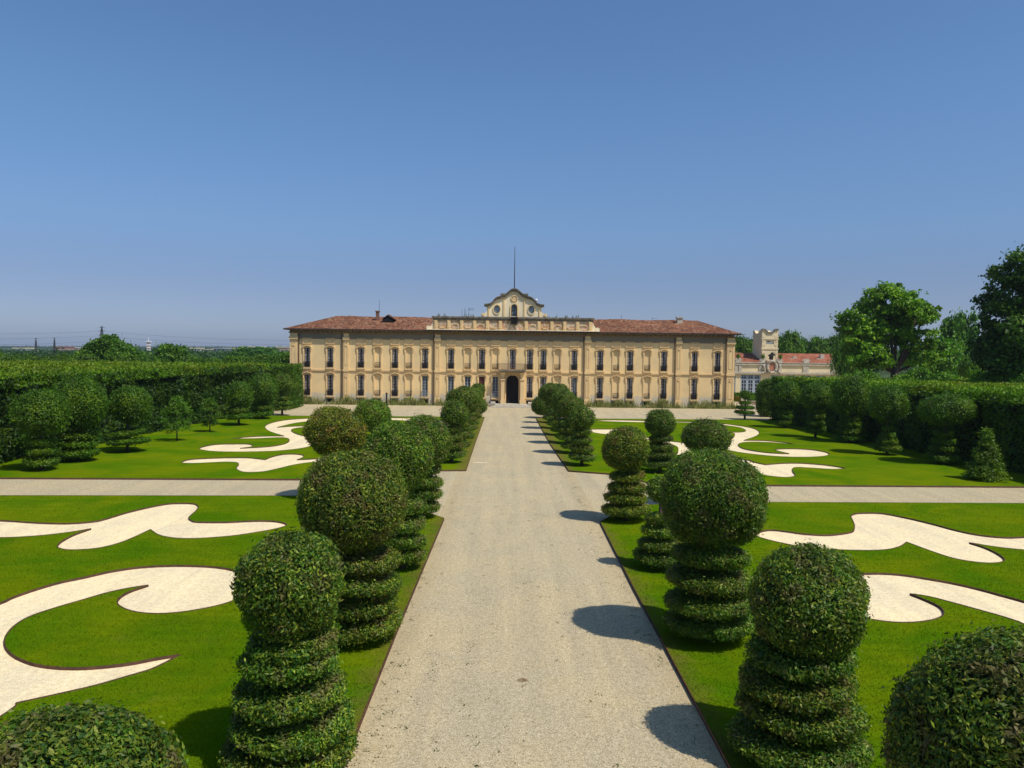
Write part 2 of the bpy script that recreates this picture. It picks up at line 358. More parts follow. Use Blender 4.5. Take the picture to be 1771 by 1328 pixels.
NLB = crop([(0, 552), (60, 525), (160, 490), (280, 455), (400, 430), (520, 403), (650, 384), (780, 376), (900, 376), (1010, 382), (1090, 395), (1140, 417), (1175, 450), (1165, 490), (1115, 532), (1040, 560), (920, 585), (800, 600), (700, 601), (620, 590), (570, 570), (552, 550), (565, 525), (610, 498), (697, 468, c_), (600, 483), (500, 505), (380, 540), (260, 575), (150, 612), (80, 650), (35, 695), (20, 735), (35, 775), (80, 810), (160, 840), (260, 855), (380, 858), (500, 850), (620, 835), (740, 812), (848, 796, c_), (720, 860), (600, 897), (450, 940), (300, 975), (76, 1024, c_), (60, 1048), (-60, 1110), (-300, 1120), (-480, 1000), (-520, 860), (-420, 720), (-200, 620)], 0, 840, 2.721)
NRA = crop([(150, 232), (180, 215), (230, 208), (300, 215), (380, 226), (480, 232), (550, 227), (605, 217), (618, 205), (620, 185), (610, 160), (603, 142), (620, 132), (660, 128), (750, 130), (860, 150), (980, 178), (1100, 210), (1210, 232), (1320, 243), (1400, 242), (1480, 236), (1650, 232), (1800, 250), (1780, 290), (1650, 310), (1500, 308), (1418, 302), (1300, 290), (1160, 268, c_), (1230, 290), (1290, 318), (1325, 345), (1310, 360), (1250, 364), (1170, 357), (1080, 340), (980, 308), (865, 265, c_), (840, 283), (790, 298), (720, 304), (620, 304), (500, 299), (380, 288), (270, 268), (190, 248)], 1250, 840, 2.7217)
NRB = crop([(560, 432), (600, 418), (680, 413), (760, 413), (850, 420), (960, 437), (1080, 458), (1200, 485), (1300, 512), (1418, 545), (1560, 590), (1720, 680), (1820, 820), (1760, 980), (1500, 1060), (1150, 1000), (866, 885, c_), (1020, 915), (1200, 930), (1400, 925), (1580, 880), (1620, 800), (1550, 715), (1418, 652), (1330, 620), (1200, 583), (1080, 550), (970, 522), (882, 509, c_), (960, 540), (1020, 570), (1040, 595), (1030, 615), (985, 632), (900, 643), (810, 643), (715, 632), (650, 615), (590, 590), (560, 550), (545, 500), (548, 460)], 1250, 840, 2.7217)
FLD = crop([(42, 378), (90, 362), (180, 356), (300, 352), (400, 352), (460, 357), (502, 362, c_), (540, 347), (600, 334), (660, 332), (705, 337), (712, 347), (690, 358), (675, 363, c_), (740, 360), (800, 357), (880, 362), (930, 368), (880, 374), (800, 376), (740, 379), (650, 393), (580, 410), (500, 427), (430, 432), (380, 430), (350, 418), (345, 405), (357, 388), (340, 378), (280, 376), (180, 380), (90, 383)], 300, 680, 3.1625)
FLC = crop([(140, 302), (180, 288), (240, 279), (330, 277), (400, 277), (432, 283), (430, 290), (410, 295), (365, 300, c_), (450, 296), (530, 290), (600, 278), (632, 262), (625, 247), (580, 242), (450, 247), (322, 249, c_), (400, 239), (500, 234), (605, 233, c_), (560, 220), (520, 205), (502, 188), (510, 172), (560, 155), (640, 143), (790, 134), (1000, 131), (1190, 134), (1290, 135), (1400, 140), (1480, 147), (1540, 160), (1520, 180), (1470, 196), (1415, 202, c_), (1432, 185), (1410, 167), (1350, 156), (1270, 150), (1190, 146.5), (1000, 146), (800, 149), (700, 158), (640, 168), (568, 186, c_), (650, 180), (760, 177), (860, 176), (780, 182), (690, 188), (645, 200), (670, 220), (735, 238), (790, 262), (760, 285), (690, 302), (560, 315), (400, 320), (250, 319), (170, 312)], 300, 680, 3.1625)
FRC = crop([(388, 266), (500, 263), (700, 268), (830, 271), (1000, 275), (1100, 285), (1200, 300), (1250, 315), (1262, 332), (1240, 350), (1180, 370, c_), (1290, 372), (1400, 382), (1450, 392, c_), (1330, 382), (1210, 379), (1160, 386), (1152, 398), (1180, 415), (1260, 430), (1340, 438), (1420, 441, c_), (1375, 430), (1345, 421), (1370, 416), (1450, 415), (1540, 420), (1610, 432), (1630, 444), (1600, 454), (1500, 459), (1350, 455), (1200, 440), (1110, 425), (1070, 405), (1085, 382), (1120, 360), (1132, 342), (1125, 332), (1085, 324, c_), (1150, 327), (1190, 320), (1160, 303), (1080, 291), (980, 281), (830, 276), (640, 275), (500, 272)], 900, 640, 3.0534)
FRE = crop([(340, 315), (400, 311), (480, 311), (560, 307, c_), (540, 318), (530, 332), (600, 342), (690, 357), (780, 372), (870, 384), (915, 402), (900, 430), (860, 446), (815, 447, c_), (832, 428), (830, 408), (800, 393), (700, 378), (640, 366), (560, 352), (470, 341), (400, 332)], 900, 640, 3.0534)
FRD = crop([(815, 492), (870, 483), (960, 478), (1060, 482, c_), (1095, 473), (1150, 470), (1200, 474), (1250, 489), (1295, 498, c_), (1400, 491), (1500, 492), (1620, 502), (1725, 518, c_), (1650, 523), (1530, 516), (1460, 513), (1438, 520), (1440, 538), (1452, 555), (1430, 564), (1380, 565), (1300, 556), (1220, 535), (1130, 512), (1050, 502), (930, 504), (850, 509)], 900, 640, 3.0534)
LZ = .085
def curve_fill(name, loops, z, extr=0.0):
    cu = bpy.data.curves.new(name, 'CURVE'); cu.dimensions = '2D'; cu.fill_mode = 'BOTH'; cu.extrude = extr
    for lp in loops:
        s = cu.splines.new('POLY'); s.points.add(len(lp)-1); s.use_cyclic_u = True
        for q, p in zip(s.points, lp): q.co = (p[0], p[1], 0, 1)
    t = bpy.data.objects.new('tmp', cu); COL.objects.link(t)
    dg = bpy.context.evaluated_depsgraph_get(); me = bpy.data.meshes.new_from_object(t.evaluated_get(dg))
    bpy.data.objects.remove(t); me.name = name
    for v in me.vertices: v.co.z += z
    return me
def ribbon(lp, wd, z0, z1):
    n = len(lp); P = np.array(lp); T = np.roll(P, -1, 0)-np.roll(P, 1, 0); T /= np.linalg.norm(T, axis=1)[:, None]+1e-9
    Nn = np.stack([T[:, 1], -T[:, 0]], 1)*wd/2
    V = np.concatenate([np.c_[P+s*Nn, np.full(n, z)] for s, z in ((1, z0), (1, z1), (-1, z1), (-1, z0))])
    Q = [(a*n+i, a*n+(i+1) % n, b*n+(i+1) % n, b*n+i) for i in range(n) for a, b in ((0, 1), (1, 2), (2, 3))]
    return mesh_np('edging', V, Q)
def world_loop(pts, z, seg=7): return [G(p[0], p[1], z) for p in spline(pts, seg)]
BL = [(-2.8, 3), (-2.8, 3)]
def gp(x, y): return G(x, y, LZ)
lawns = {
 'near left': ([(-2.85, 2), (-2.82, 20), gp(768, 896), gp(742, 887), gp(700, 877), gp(640, 866), gp(570, 858.5), gp(522, 857.3), gp(0, 856.7), (-62, gp(0, 856.7)[1]), (-62, 2)], [NLA, NLB]),
 'near right': ([(4.1, 2), (62, 2), (62, gp(1771, 870.2)[1]), gp(1771, 870.2), gp(1338, 868.3), gp(1190, 869), gp(1119, 873), gp(1070, 885), gp(1038, 902), (4.1, 24)], [NRA, NRB]),
 'far left': ([gp(806, 812.5), gp(822, 765), gp(838, 721), gp(477, 718.6), (-34, gp(477, 718.6)[1]), (-62, 80), (-62, gp(0, 826)[1]), gp(0, 826), gp(530, 828.4), gp(600, 826), gp(680, 818), gp(740, 813)], [FLD, FLC]),
 'far right': ([gp(983.5, 813.6), gp(1050.7, 818.5), gp(1090, 826), gp(1129, 835.5), gp(1170, 837), gp(1330, 838.5), gp(1765, 841.2), (62, gp(1765, 841)[1]), (62, 80), (36, gp(1273, 725.8)[1]), gp(1273, 725.8), gp(927, 723), gp(950, 765)], [FRC, FRE, FRD]),
}
SANDLAB = {id(NLA): 'pale sand scroll with drooping fingers in the left near lawn, just before the cross path',
 id(NLB): 'large pale sand comma curling round an oval of grass in the near left lawn',
 id(NRA): 'pale sand scroll with drooping fingers in the right near lawn, just before the cross path',
 id(NRB): 'large pale sand comma with rusty rim beside the bottom right topiary',
 id(FLD): 'flat pale sand wing along the cross path in the far left lawn',
 id(FLC): 'branching pale sand scroll before the left half of the palace',
 id(FRC): 'branching pale sand scroll before the right half of the palace',
 id(FRE): 'narrow pale sand tongue between the central path trees and the far right lawn',
 id(FRD): 'flat pale sand wing along the cross path in the far right lawn'}
lawn_meshes = []
for nm, (outer, shapes) in lawns.items():
    loops = [world_loop(s, LZ) for s in shapes]
    me = curve_fill('lawn', [outer]+loops, LZ-.05, .05)
    lo = tag(link('lawn', me, None, M_LAWN), nm+' clipped lawn', kind='structure'); lawn_meshes.append(me)
    tag(link('lawn_edging', ribbon(outer, .022, -.01, LZ+.012), None, M_RUST), kind='structure')
    for s, lp in zip(shapes, loops):
        C = np.array(lp).mean(0)
        o = tag(link('sand_bed', curve_fill('sand_bed', [lp], .035), None, M_SAND), SANDLAB[id(s)], 'sand bed', 'pale sand scrolls set in the lawns')
        link('edging', ribbon(lp, .03, .0, LZ+.02), o, M_RUST)

# grass blades over the nearer lawn, a fringe against the edging
def grass():
    Vs = []; n_tot = 0
    for me in lawn_meshes[:2]:
        me.calc_loop_triangles(); V = np.array([v.co for v in me.vertices]); T = np.array([t.vertices for t in me.loop_triangles])
        a, b, c = V[T[:, 0]], V[T[:, 1]], V[T[:, 2]]; nn = np.cross(b-a, c-a); up = (np.abs(nn[:, 2]) > .9*np.linalg.norm(nn, axis=1)) & (a[:, 2] > LZ-.01)
        a, b, c, nn = a[up], b[up], c[up], nn[up]; ar = np.linalg.norm(nn, axis=1)
        n = 900000; i = rng.choice(len(a), n, p=ar/ar.sum()); u = rng.random((n, 1)); v = rng.random((n, 1)); f = (u+v) > 1; u = np.where(f, 1-u, u); v = np.where(f, 1-v, v)
        P = a[i]+(b[i]-a[i])*u+(c[i]-a[i])*v
        keep = (P[:, 1] > 8) & (np.abs(P[:, 0]) < P[:, 1]*.72+1) & (rng.random(n) < np.clip(1.25-P[:, 1]/36, 0, 1))
        P = P[keep]; n = len(P); h = rng.uniform(.02, .055, (n, 1)); an = rng.uniform(0, 6.28, n)
        s = np.c_[np.cos(an), np.sin(an), np.zeros(n)]*.009; lean = np.c_[rng.normal(0, .6, n), rng.normal(0, .6, n), np.ones(n)]*h
        Vs.append(np.stack([P-s, P+s, P+lean], 1).reshape(-1, 3))
    V = np.concatenate(Vs); T = np.arange(len(V)).reshape(-1, 3)
    m, t, b = mat('grass_blade', .8, .0); g = N(t, 'ShaderNodeNewGeometry')
    c = ramp(t, g.outputs['Random Per Island'], [(0, (.07, .14, .002)), (.6, (.13, .21, .003)), (1, (.20, .26, .01))])
    c = mix(t, c, ramp(t, noise(t, .28, 4, .6, dist=.6), [(.38, (.68, .90, .8)), (.5, (1, 1, 1)), (.62, (1.32, 1.10, 1.0))]), 1.0, 'MULTIPLY')
    t.links.new(c, b.inputs['Base Color'])
    tr = N(t, 'ShaderNodeBsdfTranslucent'); t.links.new(c, tr.inputs[0]); ms = N(t, 'ShaderNodeMixShader'); ms.inputs[0].default_value = .4
    t.links.new(b.outputs[0], ms.inputs[1]); t.links.new(tr.outputs[0], ms.inputs[2]); t.links.new(ms.outputs[0], t.nodes['Material Output'].inputs[0])
    tag(link('grass', mesh_np('grass', V, T), None, m), 'short green grass blades of the near lawns', 'grass', kind='stuff')
grass()
# sprigs, leaf litter and tufts on the gravel
def patch(px, py, rx, ry, z, m, seed):
    x, y = G(px, py); r = np.random.default_rng(seed); me = curve_fill('damp_patch', [[(x+rx*math.cos(a)*r.uniform(.75, 1.15), y+ry*math.sin(a)*r.uniform(.75, 1.15)) for a in np.linspace(0, 6.283, 22, endpoint=False)]], z)
    tag(link('path_patch', me, None, m), kind='structure')
patch(904, 1176, .13, .12, .004, flat('damp_gravel', (.25, .17, .09), .95, .35, 60), 1); patch(830, 800, .55, .16, .004, M_SAND, 2)
def litter():
    n = 520; y = 9+rng.random(n)**1.5*40; x = rng.uniform(-2.6, 3.9, n)
    e = rng.random(n) < .45; x[e] = np.where(rng.random(e.sum()) < .5, -2.75+np.abs(rng.normal(0, .25, e.sum())), 4.0-np.abs(rng.normal(0, .25, e.sum())))
    V = []
    for X, Y in zip(x, y):
        k = rng.integers(3, 14); r0 = rng.uniform(.02, .11)
        for _ in range(k):
            p = np.array([X+rng.normal(0, r0), Y+rng.normal(0, r0), .004]); a = rng.uniform(0, 6.28); l = rng.uniform(.015, .05)
            d = np.array([math.cos(a), math.sin(a), rng.uniform(.1, .8)])*l; s = np.array([-math.sin(a), math.cos(a), 0])*l*.3
            V += [p-s, p+s, p+d]
    V = np.array(V)
    m = leaf_mat('weed_leaf', [(.05, .09, .02), (.09, .12, .03), (.13, .10, .05), (.04, .07, .02)])
    tag(link('weeds', mesh_np('weeds', V, np.arange(len(V)).reshape(-1, 3)), None, m), 'scattered weeds and leaf litter on the gravel', 'weeds', kind='stuff')
litter()

# ------------------------------------------------------------------ topiary
TG = 'ball and tier topiary trees along the central path'
def topiary(x, y, balls, tiers, leaf, label, group, seed, trunk=None, color=(1, 1, 1), hole=0, cover=2.2, m=None, lean=(0, 0), shaggy=0, droop=.25):
    """balls: (dx, dz, rx, rz); tiers: (z, r, half thickness) from the ground up."""
    r = random.Random(seed)
    e = empty('topiary_tree', (x, y, LZ-.01), label, 'topiary', group)
    top = balls[0][1] if balls else tiers[-1][0]
    tr = MB().tube([(0, 0, -.05), (lean[0]*.3, 0, top*.35), (lean[0], 0, top)], [.13, .10, .07]); tr.build('trunk', M_BARK, e, True)
    for k, (dx, dz, rx, rz) in enumerate(balls):
        o = foliage('crown', e, (dx, 0, dz), rx, rz, leaf, cover, 2.1, rx*.07, seed*31+k, m, hole=hole, color=color, shaggy=shaggy, droop=droop)
    for k, (z, rr, th) in enumerate(tiers):
        o = foliage('foliage_tier', e, (r.uniform(-.05, .05)*rr+lean[0]*z/max(top, 1), r.uniform(-.05, .05)*rr, z), rr, th, leaf, cover, 3.0, rr*.045, seed*57+k, m, tilt=(r.uniform(-.09, .09), r.uniform(-.09, .09)), color=tuple(c*r.uniform(.92, 1.1) for c in color), droop=droop)
    return e
def tr4(z0, z1, n, r0, r1, th): return [(z0+(z1-z0)*i/(n-1), r0+(r1-r0)*i/(n-1), th) for i in range(n)]
# near rows
topiary(-4.22, 7.25, [(0, 2.90, 1.10, 1.02)], tr4(.45, 1.85, 4, 1.15, .95, .20), .066, 'topiary ball cut off by the bottom left corner of the picture', TG, 1, cover=2.6)
topiary(5.48, 7.45, [(0, 3.30, 1.42, 1.38)], tr4(.45, 1.75, 4, 1.2, 1.0, .20), .064, 'wide dark topiary ball cut off by the bottom right corner, twiggy on top', TG, 2, cover=1.9, color=(.9, .85, .9))
topiary(-3.72, 13.3, [(0, 3.32, .89, .91)], [(.42, 1.13, .21), (.95, 1.05, .20), (1.46, .96, .19), (1.97, .84, .19), (2.33, .78, .15)], .075, 'topiary with round ball over five stepped tiers, nearest complete one left of the path', TG, 3, cover=2.6)
topiary(5.42, 13.75, [(.12, 2.94, 1.02, .95)], [(.40, 1.22, .22), (.98, 1.12, .21), (1.52, 1.02, .20), (2.02, .92, .19)], .075, 'topiary with thinning ball over four tiers, nearest complete one right of the path', TG, 4, cover=2.4)
topiary(-3.72, 19.4, [(-.12, 3.58, 1.39, 1.22)], [(.48, 1.08, .22), (1.02, 1.02, .20), (1.55, 1.10, .20), (2.12, 1.08, .22)], .075, 'largest left topiary, very wide bronze-green ball over four tiers', TG, 5, cover=2.2, color=(1.05, .92, .95))
topiary(5.32, 19.6, [(.02, 3.70, 1.35, 1.17)], [(.48, 1.12, .22), (1.05, 1.18, .22), (1.62, 1.12, .22), (2.22, .98, .22)], .075, 'largest right topiary, full dark ball over four wide tiers', TG, 6, cover=2.6, color=(.9, .95, .95))
topiary(-3.45, 25.9, [(-.20, 3.80, 1.18, 1.14)], [(.48, .80, .20), (.98, .82, .2), (1.55, .80, .22), (2.15, .78, .25)], .08, 'fresh green topiary ball rising right behind the largest left one', TG, 7, cover=2.4, color=(1.0, 1.1, .9))
topiary(5.38, 26.2, [(-.1, 2.75, .42, .42)], [(.40, .85, .17), (.85, .74, .16), (1.3, .62, .16), (1.75, .52, .16)], .08, 'small slim topiary half hidden left behind the largest right one', TG, 8, cover=2.6)
topiary(-3.62, 33.9, [(.05, 3.35, 1.15, 1.15)], [(.55, .75, .2), (1.05, .85, .22), (1.6, .85, .24), (2.15, .75, .22)], .09, 'topiary with one side bulging over the path just before the left cross path', TG, 9, cover=2.3)
topiary(5.36, 33.7, [(-.05, 3.20, 1.05, .93)], [(.50, 1.10, .22), (1.02, .95, .20), (1.48, .86, .21), (2.0, .80, .13)], .085, 'topiary with bronze-tipped ball and ragged tiers beside the right cross path corner', TG, 10, cover=2.1, color=(1.15, 1.0, .8), hole=.05)
# outer pairs
TO = 'outer topiary trees set back from the central path'
topiary(-8.4, 38.0, [(0, 3.35, 1.5, 1.22)], [(.6, .95, .2), (1.2, 1.0, .2), (1.75, .95, .18)], .095, 'bronze brown topiary ball with sparse twiggy middle, left of the path', TO, 11, cover=1.6, color=(1.45, 1.05, .8), hole=.2)
topiary(-8.45, 48.6, [(0, 3.20, 1.14, 1.0)], [(.6, .9, .2), (1.2, .85, .2), (1.75, .8, .18)], .10, 'bright green topiary ball beyond the left cross path, before the palace forecourt', TO, 12, cover=2.4, color=(1.15, 1.25, .9))
topiary(9.75, 37.2, [(0, 3.35, 1.15, .86)], [(.6, .95, .2), (1.2, .85, .2), (1.75, .8, .18)], .095, 'squat dark topiary ball showing just above the largest right one', TO, 13, cover=2.4, color=(.85, .85, .9))
topiary(9.62, 47.6, [(0, 3.08, .92, .84)], [(.62, 1.12, .19), (1.12, .95, .18), (1.62, .82, .18), (2.12, .74, .18)], .10, 'neat free-standing topiary of ball and four tiers beyond the right cross path', TO, 14, cover=2.4, color=(.85, .9, .95))
# far rows (x, y, ball dx, z, rx, rz, tier radius, tiers)
FAR = 'topiary trees of the two far rows towards the palace'
ordn = ['first', 'second', 'third', 'fourth', 'fifth', 'sixth', 'last']
LROW = [(-3.55, 50.7, .15, 3.22, .88, .86, .85, 4), (-3.35, 56, .15, 3.85, 1.12, .9, .8, 4), (-3.35, 62, .2, 3.55, 1.05, .9, .8, 4), (-3.3, 68, .2, 3.2, .9, .8, .8, 3), (-3.3, 74, .1, 3.0, .85, .8, .8, 3), (-3.3, 80, .1, 2.8, .85, .8, .8, 3), (-3.25, 86, .1, 3.0, .78, .78, .85, 3)]
RROW = [(5.0, 50.0, -.05, 3.12, .84, .74, .85, 4), (4.95, 56, -.1, 3.3, .95, .86, .85, 4), (4.9, 62, -.2, 3.45, 1.0, .9, .85, 4), (4.8, 68, -.2, 3.6, 1.05, .95, .85, 4), (4.75, 74, -.3, 3.45, 1.1, .9, .85, 3), (4.7, 80, -.4, 3.1, .9, .9, .85, 3), (4.7, 86.5, 0, 3.0, .66, .66, .9, 3)]
for side, row in (('left', LROW), ('right', RROW)):
    for k, (x, y, dx, bz, rx, rz, tr_, nt_) in enumerate(row):
        bl = [(dx, bz, rx, rz)]; tt = tr4(.6, bz-rz-.15, nt_, tr_, tr_*.75, .2)
        if side == 'right' and k == 6: bl.append((-.65, 1.35, 1.15, 1.1)); tt = [(1.0, .6, .2)]
        if side == 'left' and k == 6: bl.append((.2, 1.2, .9, .85)); tt = [(1.0, .6, .2)]
        topiary(x, y, bl, tt, .115, '%s topiary of the %s row beyond the cross path, counted towards the palace' % (ordn[k], side), FAR, 20+k+(10 if side == 'right' else 0), cover=2.2, color=(.9+.1*(k % 2), .95, .9))

# trees in front of the hedges: base px, then ball (dx, z, rx, rz), tiers
TH = 'clipped trees standing before the side hedges'
def atp(px, py): return G(px, py, LZ)
side = [
 ((72, 813), [(0, 3.45, 1.45, 1.25)], [(.6, .95, .2), (1.15, .9, .2), (1.7, .8, .2)], 'umbrella-shaped tree with drooping shoots, leftmost before the left hedge', .8, .22, .12),
 ((134, 797), [(.1, 3.75, 1.78, 1.7)], [(.55, 1.3, .22), (1.1, 1.2, .22), (1.65, 1.1, .22)], 'big broad domed tree before the left hedge, second from the left edge', .25, .05, .13),
 ((221, 781), [(.2, 3.35, 1.42, 1.3)], [(.75, 1.35, .17), (1.4, 1.2, .17)], 'domed tree over two thin flat tiers, lit from the right, before the left hedge', .25, .05, .13),
 ((413, 735), [(.1, 2.9, 1.15, 1.3)], [(.9, 1.3, .22), (1.5, 1.0, .2)], 'shaggy rounded tree with one low plate before the middle of the left hedge', .3, .1, .15),
 ((454, 724), [(.1, 3.2, 1.5, 1.45)], [(.7, 1.1, .25), (1.3, 1.1, .25)], 'broad drooping tree before the left hedge near the palace', .8, .2, .15),
 ((488, 717), [(.1, 3.45, 1.1, 1.15)], [(.75, 1.2, .18), (1.35, 1.15, .18), (1.9, .8, .18)], 'smooth ball over flat plates at the palace end of the left hedge', .2, 0, .14),
 ((1288, 724), [(0, 2.75, .62, .55)], [(.75, 1.1, .16), (1.3, 1.0, .15), (1.85, .7, .15)], 'bonsai-like tree of flat plates at the right corner of the palace', .1, 0, .12),
 ((1357, 740), [(.1, 3.45, 1.35, 1.35)], [(.6, .8, .22), (1.2, .75, .22), (1.75, .7, .22)], 'shaggy ball over three tiers, first before the right hedge from the palace', .6, .1, .14),
 ((1410, 757), [(0, 3.75, 1.3, 1.25)], [(.8, .85, .2), (1.4, .8, .2), (1.95, .75, .2), (2.45, .7, .18)], 'ball over four slim tiers, second before the right hedge from the palace', .5, .08, .14),
 ((1470, 765), [(0, 3.9, 1.5, 1.7)], [(.5, 1.1, .22), (1.05, 1.1, .22), (1.6, 1.0, .22), (2.1, .9, .2)], 'tall shaggy upright crown over four tiers in the middle of the right hedge', 0.2, .22, .14),
 ((1534, 786), [(-.1, 3.85, 1.35, 1.3)], [(.5, .95, .18), (1.0, .75, .18), (1.5, .55, .16), (2.0, .4, .14)], 'shaggy globe over a stepped cone before the right hedge', .4, .15, .13),
 ((1632, 802), [(.05, 3.75, 1.75, .95)], [(.5, 1.05, .2), (1.05, .9, .2), (1.6, .8, .2), (2.15, .65, .2)], 'mushroom-shaped tree with wide domed cap over four tiers', .6, .12, .12),
]
for k, ((px, py), bl, tt, lb, dr, sh, lf) in enumerate(side):
    x, y = atp(px, py); bl = [(a, b, c*.93, d*.93) for a, b, c, d in bl]
    topiary(x, y, bl, tt, lf*1.1, lb, TH, 60+k, cover=2.0, droop=dr, shaggy=sh*.6+.02, m=M_HEDGE if px != 488 else None, color=(.92, .98, .8) if px < 700 else (.9, .98, .8))
def sapling(px, py, h, rad, label, seed, cone=False, m=None, leaf=.14, color=(1, 1, 1)):
    x, y = atp(px, py); r = np.random.default_rng(seed); e = empty('young_tree', (x, y, LZ-.01), label, 'tree', TH)
    MB().tube([(0, 0, -.05), (.02, 0, h*.5), (0, 0, h*.95)], [.06, .045, .015], 6).build('trunk', M_BARK, e, True)
    P = []; Nn = []
    for k in range(190 if cone else 60):
        f = r.random(); zz = h*(.05+.95*f**1.25) if cone else h*(.2+.8*f); rr = rad*(1.04-f**1.25)*(.5+.6*r.random()) if cone else rad*math.sin(math.pi*min(.97, .18+.8*f))*r.uniform(.4, 1.05)
        a = r.uniform(0, 6.28); c = np.array([rr*math.cos(a), rr*math.sin(a), zz]); q = r.normal(size=(60, 3))*(np.array([.12, .12, .07]) if cone else np.array([.16, .16, .10]))*rad
        P.append(c+q); Nn.append(nrm((math.cos(a), math.sin(a), .6))+r.normal(size=(60, 3))*.3)
    P = np.concatenate(P); Nn = np.concatenate(Nn); Nn /= np.linalg.norm(Nn, axis=1)[:, None]
    V, Q = leaf_quads(P, Nn, leaf, r); o = link('crown', mesh_np('crown', V, Q), e, m or M_HEDGE); o.color = (*color, 1); return e
sapling(306, 762.5, 3.4, 1.05, 'thin young tree standing alone before the left hedge', 91, color=(1.1, 1.2, 1))
sapling(363, 747, 2.9, .9, 'small sparse sapling before the left hedge, right of the thin young tree', 92)
sapling(1704, 830, 3.0, 1.05, 'small pale green conifer before the right hedge', 93, True, leaf=.13, color=(1.3, 1.2, 1.1))

# ------------------------------------------------------------------ hedges
def hedge(name, label, surfs, leafsz, e_loc=(0, 0, 0)):
    e = empty(name, e_loc, label, 'hedge')
    for k, (nm, o0, du, dv, nu, nv, amp, cov, m, lf, col, up) in enumerate(surfs):
        o0, du, dv = (np.array(q, float) for q in (o0, du, dv)); U, Vv = np.meshgrid(np.linspace(0, 1, nu+1), np.linspace(0, 1, nv+1))
        P = o0+U.reshape(-1, 1)*du+Vv.reshape(-1, 1)*dv; nn = nrm(np.cross(du, dv))
        P = P+nn*(lumps(P, amp, .55, 3+k)+lumps(P, amp*.8, 1.7, 9+k)+lumps(P, amp*.35, 4.5, 19+k))[:, None]
        Q = np.array([(j*(nu+1)+i, j*(nu+1)+i+1, (j+1)*(nu+1)+i+1, (j+1)*(nu+1)+i) for j in range(nv) for i in range(nu)])
        r = np.random.default_rng(40+k); _, _, area = sample_quads(P, Q, 2, r); n = int(area*cov/(lf*lf*.25))
        S, Sn, _ = sample_quads(P, Q, n, r); S = S+Sn*(r.uniform(-.8, .5, n)*lf+np.abs(r.normal(0, 1, n))*lf*.35)[:, None]
        LV, LQ = leaf_quads(S, Sn, lf, r, droop=0, up=up)
        me = mesh_np(nm, np.concatenate([P-nn*(.42 if 'side' in nm or 'end' in nm or 'front' in nm else .2), LV]), np.concatenate([Q, LQ+len(P)]), mi=np.concatenate([np.zeros(len(Q)), np.ones(len(LQ))]))
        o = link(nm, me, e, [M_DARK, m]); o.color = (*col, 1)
    return e
LHX, LHZ = -30.2, 5.35
hedge('hedge', 'massive tall clipped hedge block along the left side of the garden', [
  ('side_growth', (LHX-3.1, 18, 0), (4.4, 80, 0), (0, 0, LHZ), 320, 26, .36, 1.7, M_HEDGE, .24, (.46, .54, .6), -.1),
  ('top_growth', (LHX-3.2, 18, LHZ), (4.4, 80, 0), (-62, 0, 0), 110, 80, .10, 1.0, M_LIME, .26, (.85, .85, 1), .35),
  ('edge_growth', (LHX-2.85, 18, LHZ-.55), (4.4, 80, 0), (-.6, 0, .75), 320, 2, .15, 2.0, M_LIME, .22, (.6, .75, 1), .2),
  ('far_side_growth', (-92, 98, 0), (62, 0, 0), (0, 0, LHZ), 50, 6, .2, .5, M_HEDGE, .4, (1, 1, 1), 0)], .2)
for o in bpy.data.objects:
    pass
hedge('hedge', 'squared hedge end jutting out before the left corner of the palace', [
  ('front_growth', (-30.1, 95.2, 0), (3.6, 0, 0), (0, 0, 5.3), 16, 20, .10, 2.0, M_HEDGE, .17, (.9, .95, .9), 0),
  ('side_growth', (-26.5, 95.2, 0), (0, 5, 0), (0, 0, 5.3), 16, 20, .10, 2.0, M_HEDGE, .17, (.8, .9, .8), 0),
  ('top_growth', (-30.1, 95.2, 5.3), (3.6, 0, 0), (0, 5, 0), 12, 12, .08, 1.6, M_LIME, .2, (.8, .85, .9), .8)], .2)
RHX, RHZ = 29.6, 4.95
hedge('hedge', 'long clipped hedge block in shade along the right side of the garden', [
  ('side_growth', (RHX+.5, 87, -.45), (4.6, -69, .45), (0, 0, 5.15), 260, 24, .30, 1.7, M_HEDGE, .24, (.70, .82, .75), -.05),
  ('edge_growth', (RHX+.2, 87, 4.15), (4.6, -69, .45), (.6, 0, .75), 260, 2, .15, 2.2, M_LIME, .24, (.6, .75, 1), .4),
  ('end_growth', (RHX+22, 87, 0), (-21.5, 0, 0), (0, 0, RHZ), 20, 8, .25, 1, M_HEDGE, .3, (1, 1, 1), 0),
  ('top_growth', (RHX+5.1, 18, 5.15), (24, 0, 0), (-4.6, 69, -.45), 60, 130, .14, 1.5, M_LIME, .24, (.95, 1.0, 1), .5)], .2)

# ------------------------------------------------------------------ palace
PY = 105.0; XC = F(886.5, 640, PY)[0]; MPX = F(986.5, 641, PY)[0]-F(886.5, 640, PY)[0]; MPX /= 100
Z0 = F(886.5, 607.2, PY)[1]
def zz(y): return Z0+(607.2-y)*MPX
PB = empty('palace', (XC, PY, 0), 'long two-storey ochre baroque palace with tiled roof and curved central gable', 'palace')
HW = 383*MPX
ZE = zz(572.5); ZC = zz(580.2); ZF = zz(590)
WO = [0, 29.7, 53, 77.5, 106.4, 151.2, 179, 203, 232.8, 261.6, 314.6, 354.3]   # window centre offsets (px)
cols = sorted(set([-a for a in WO]+WO))
hw = 5.0*MPX
Zu0, Zu1, Zl0, Zl1 = zz(638.5), zz(605.5), zz(687), zz(651.8)
Zv0, Zv1 = zz(699), zz(694)
DH, DW = zz(648.5), 10.8*MPX
blind_up = {53: 0, 29.7: -1}
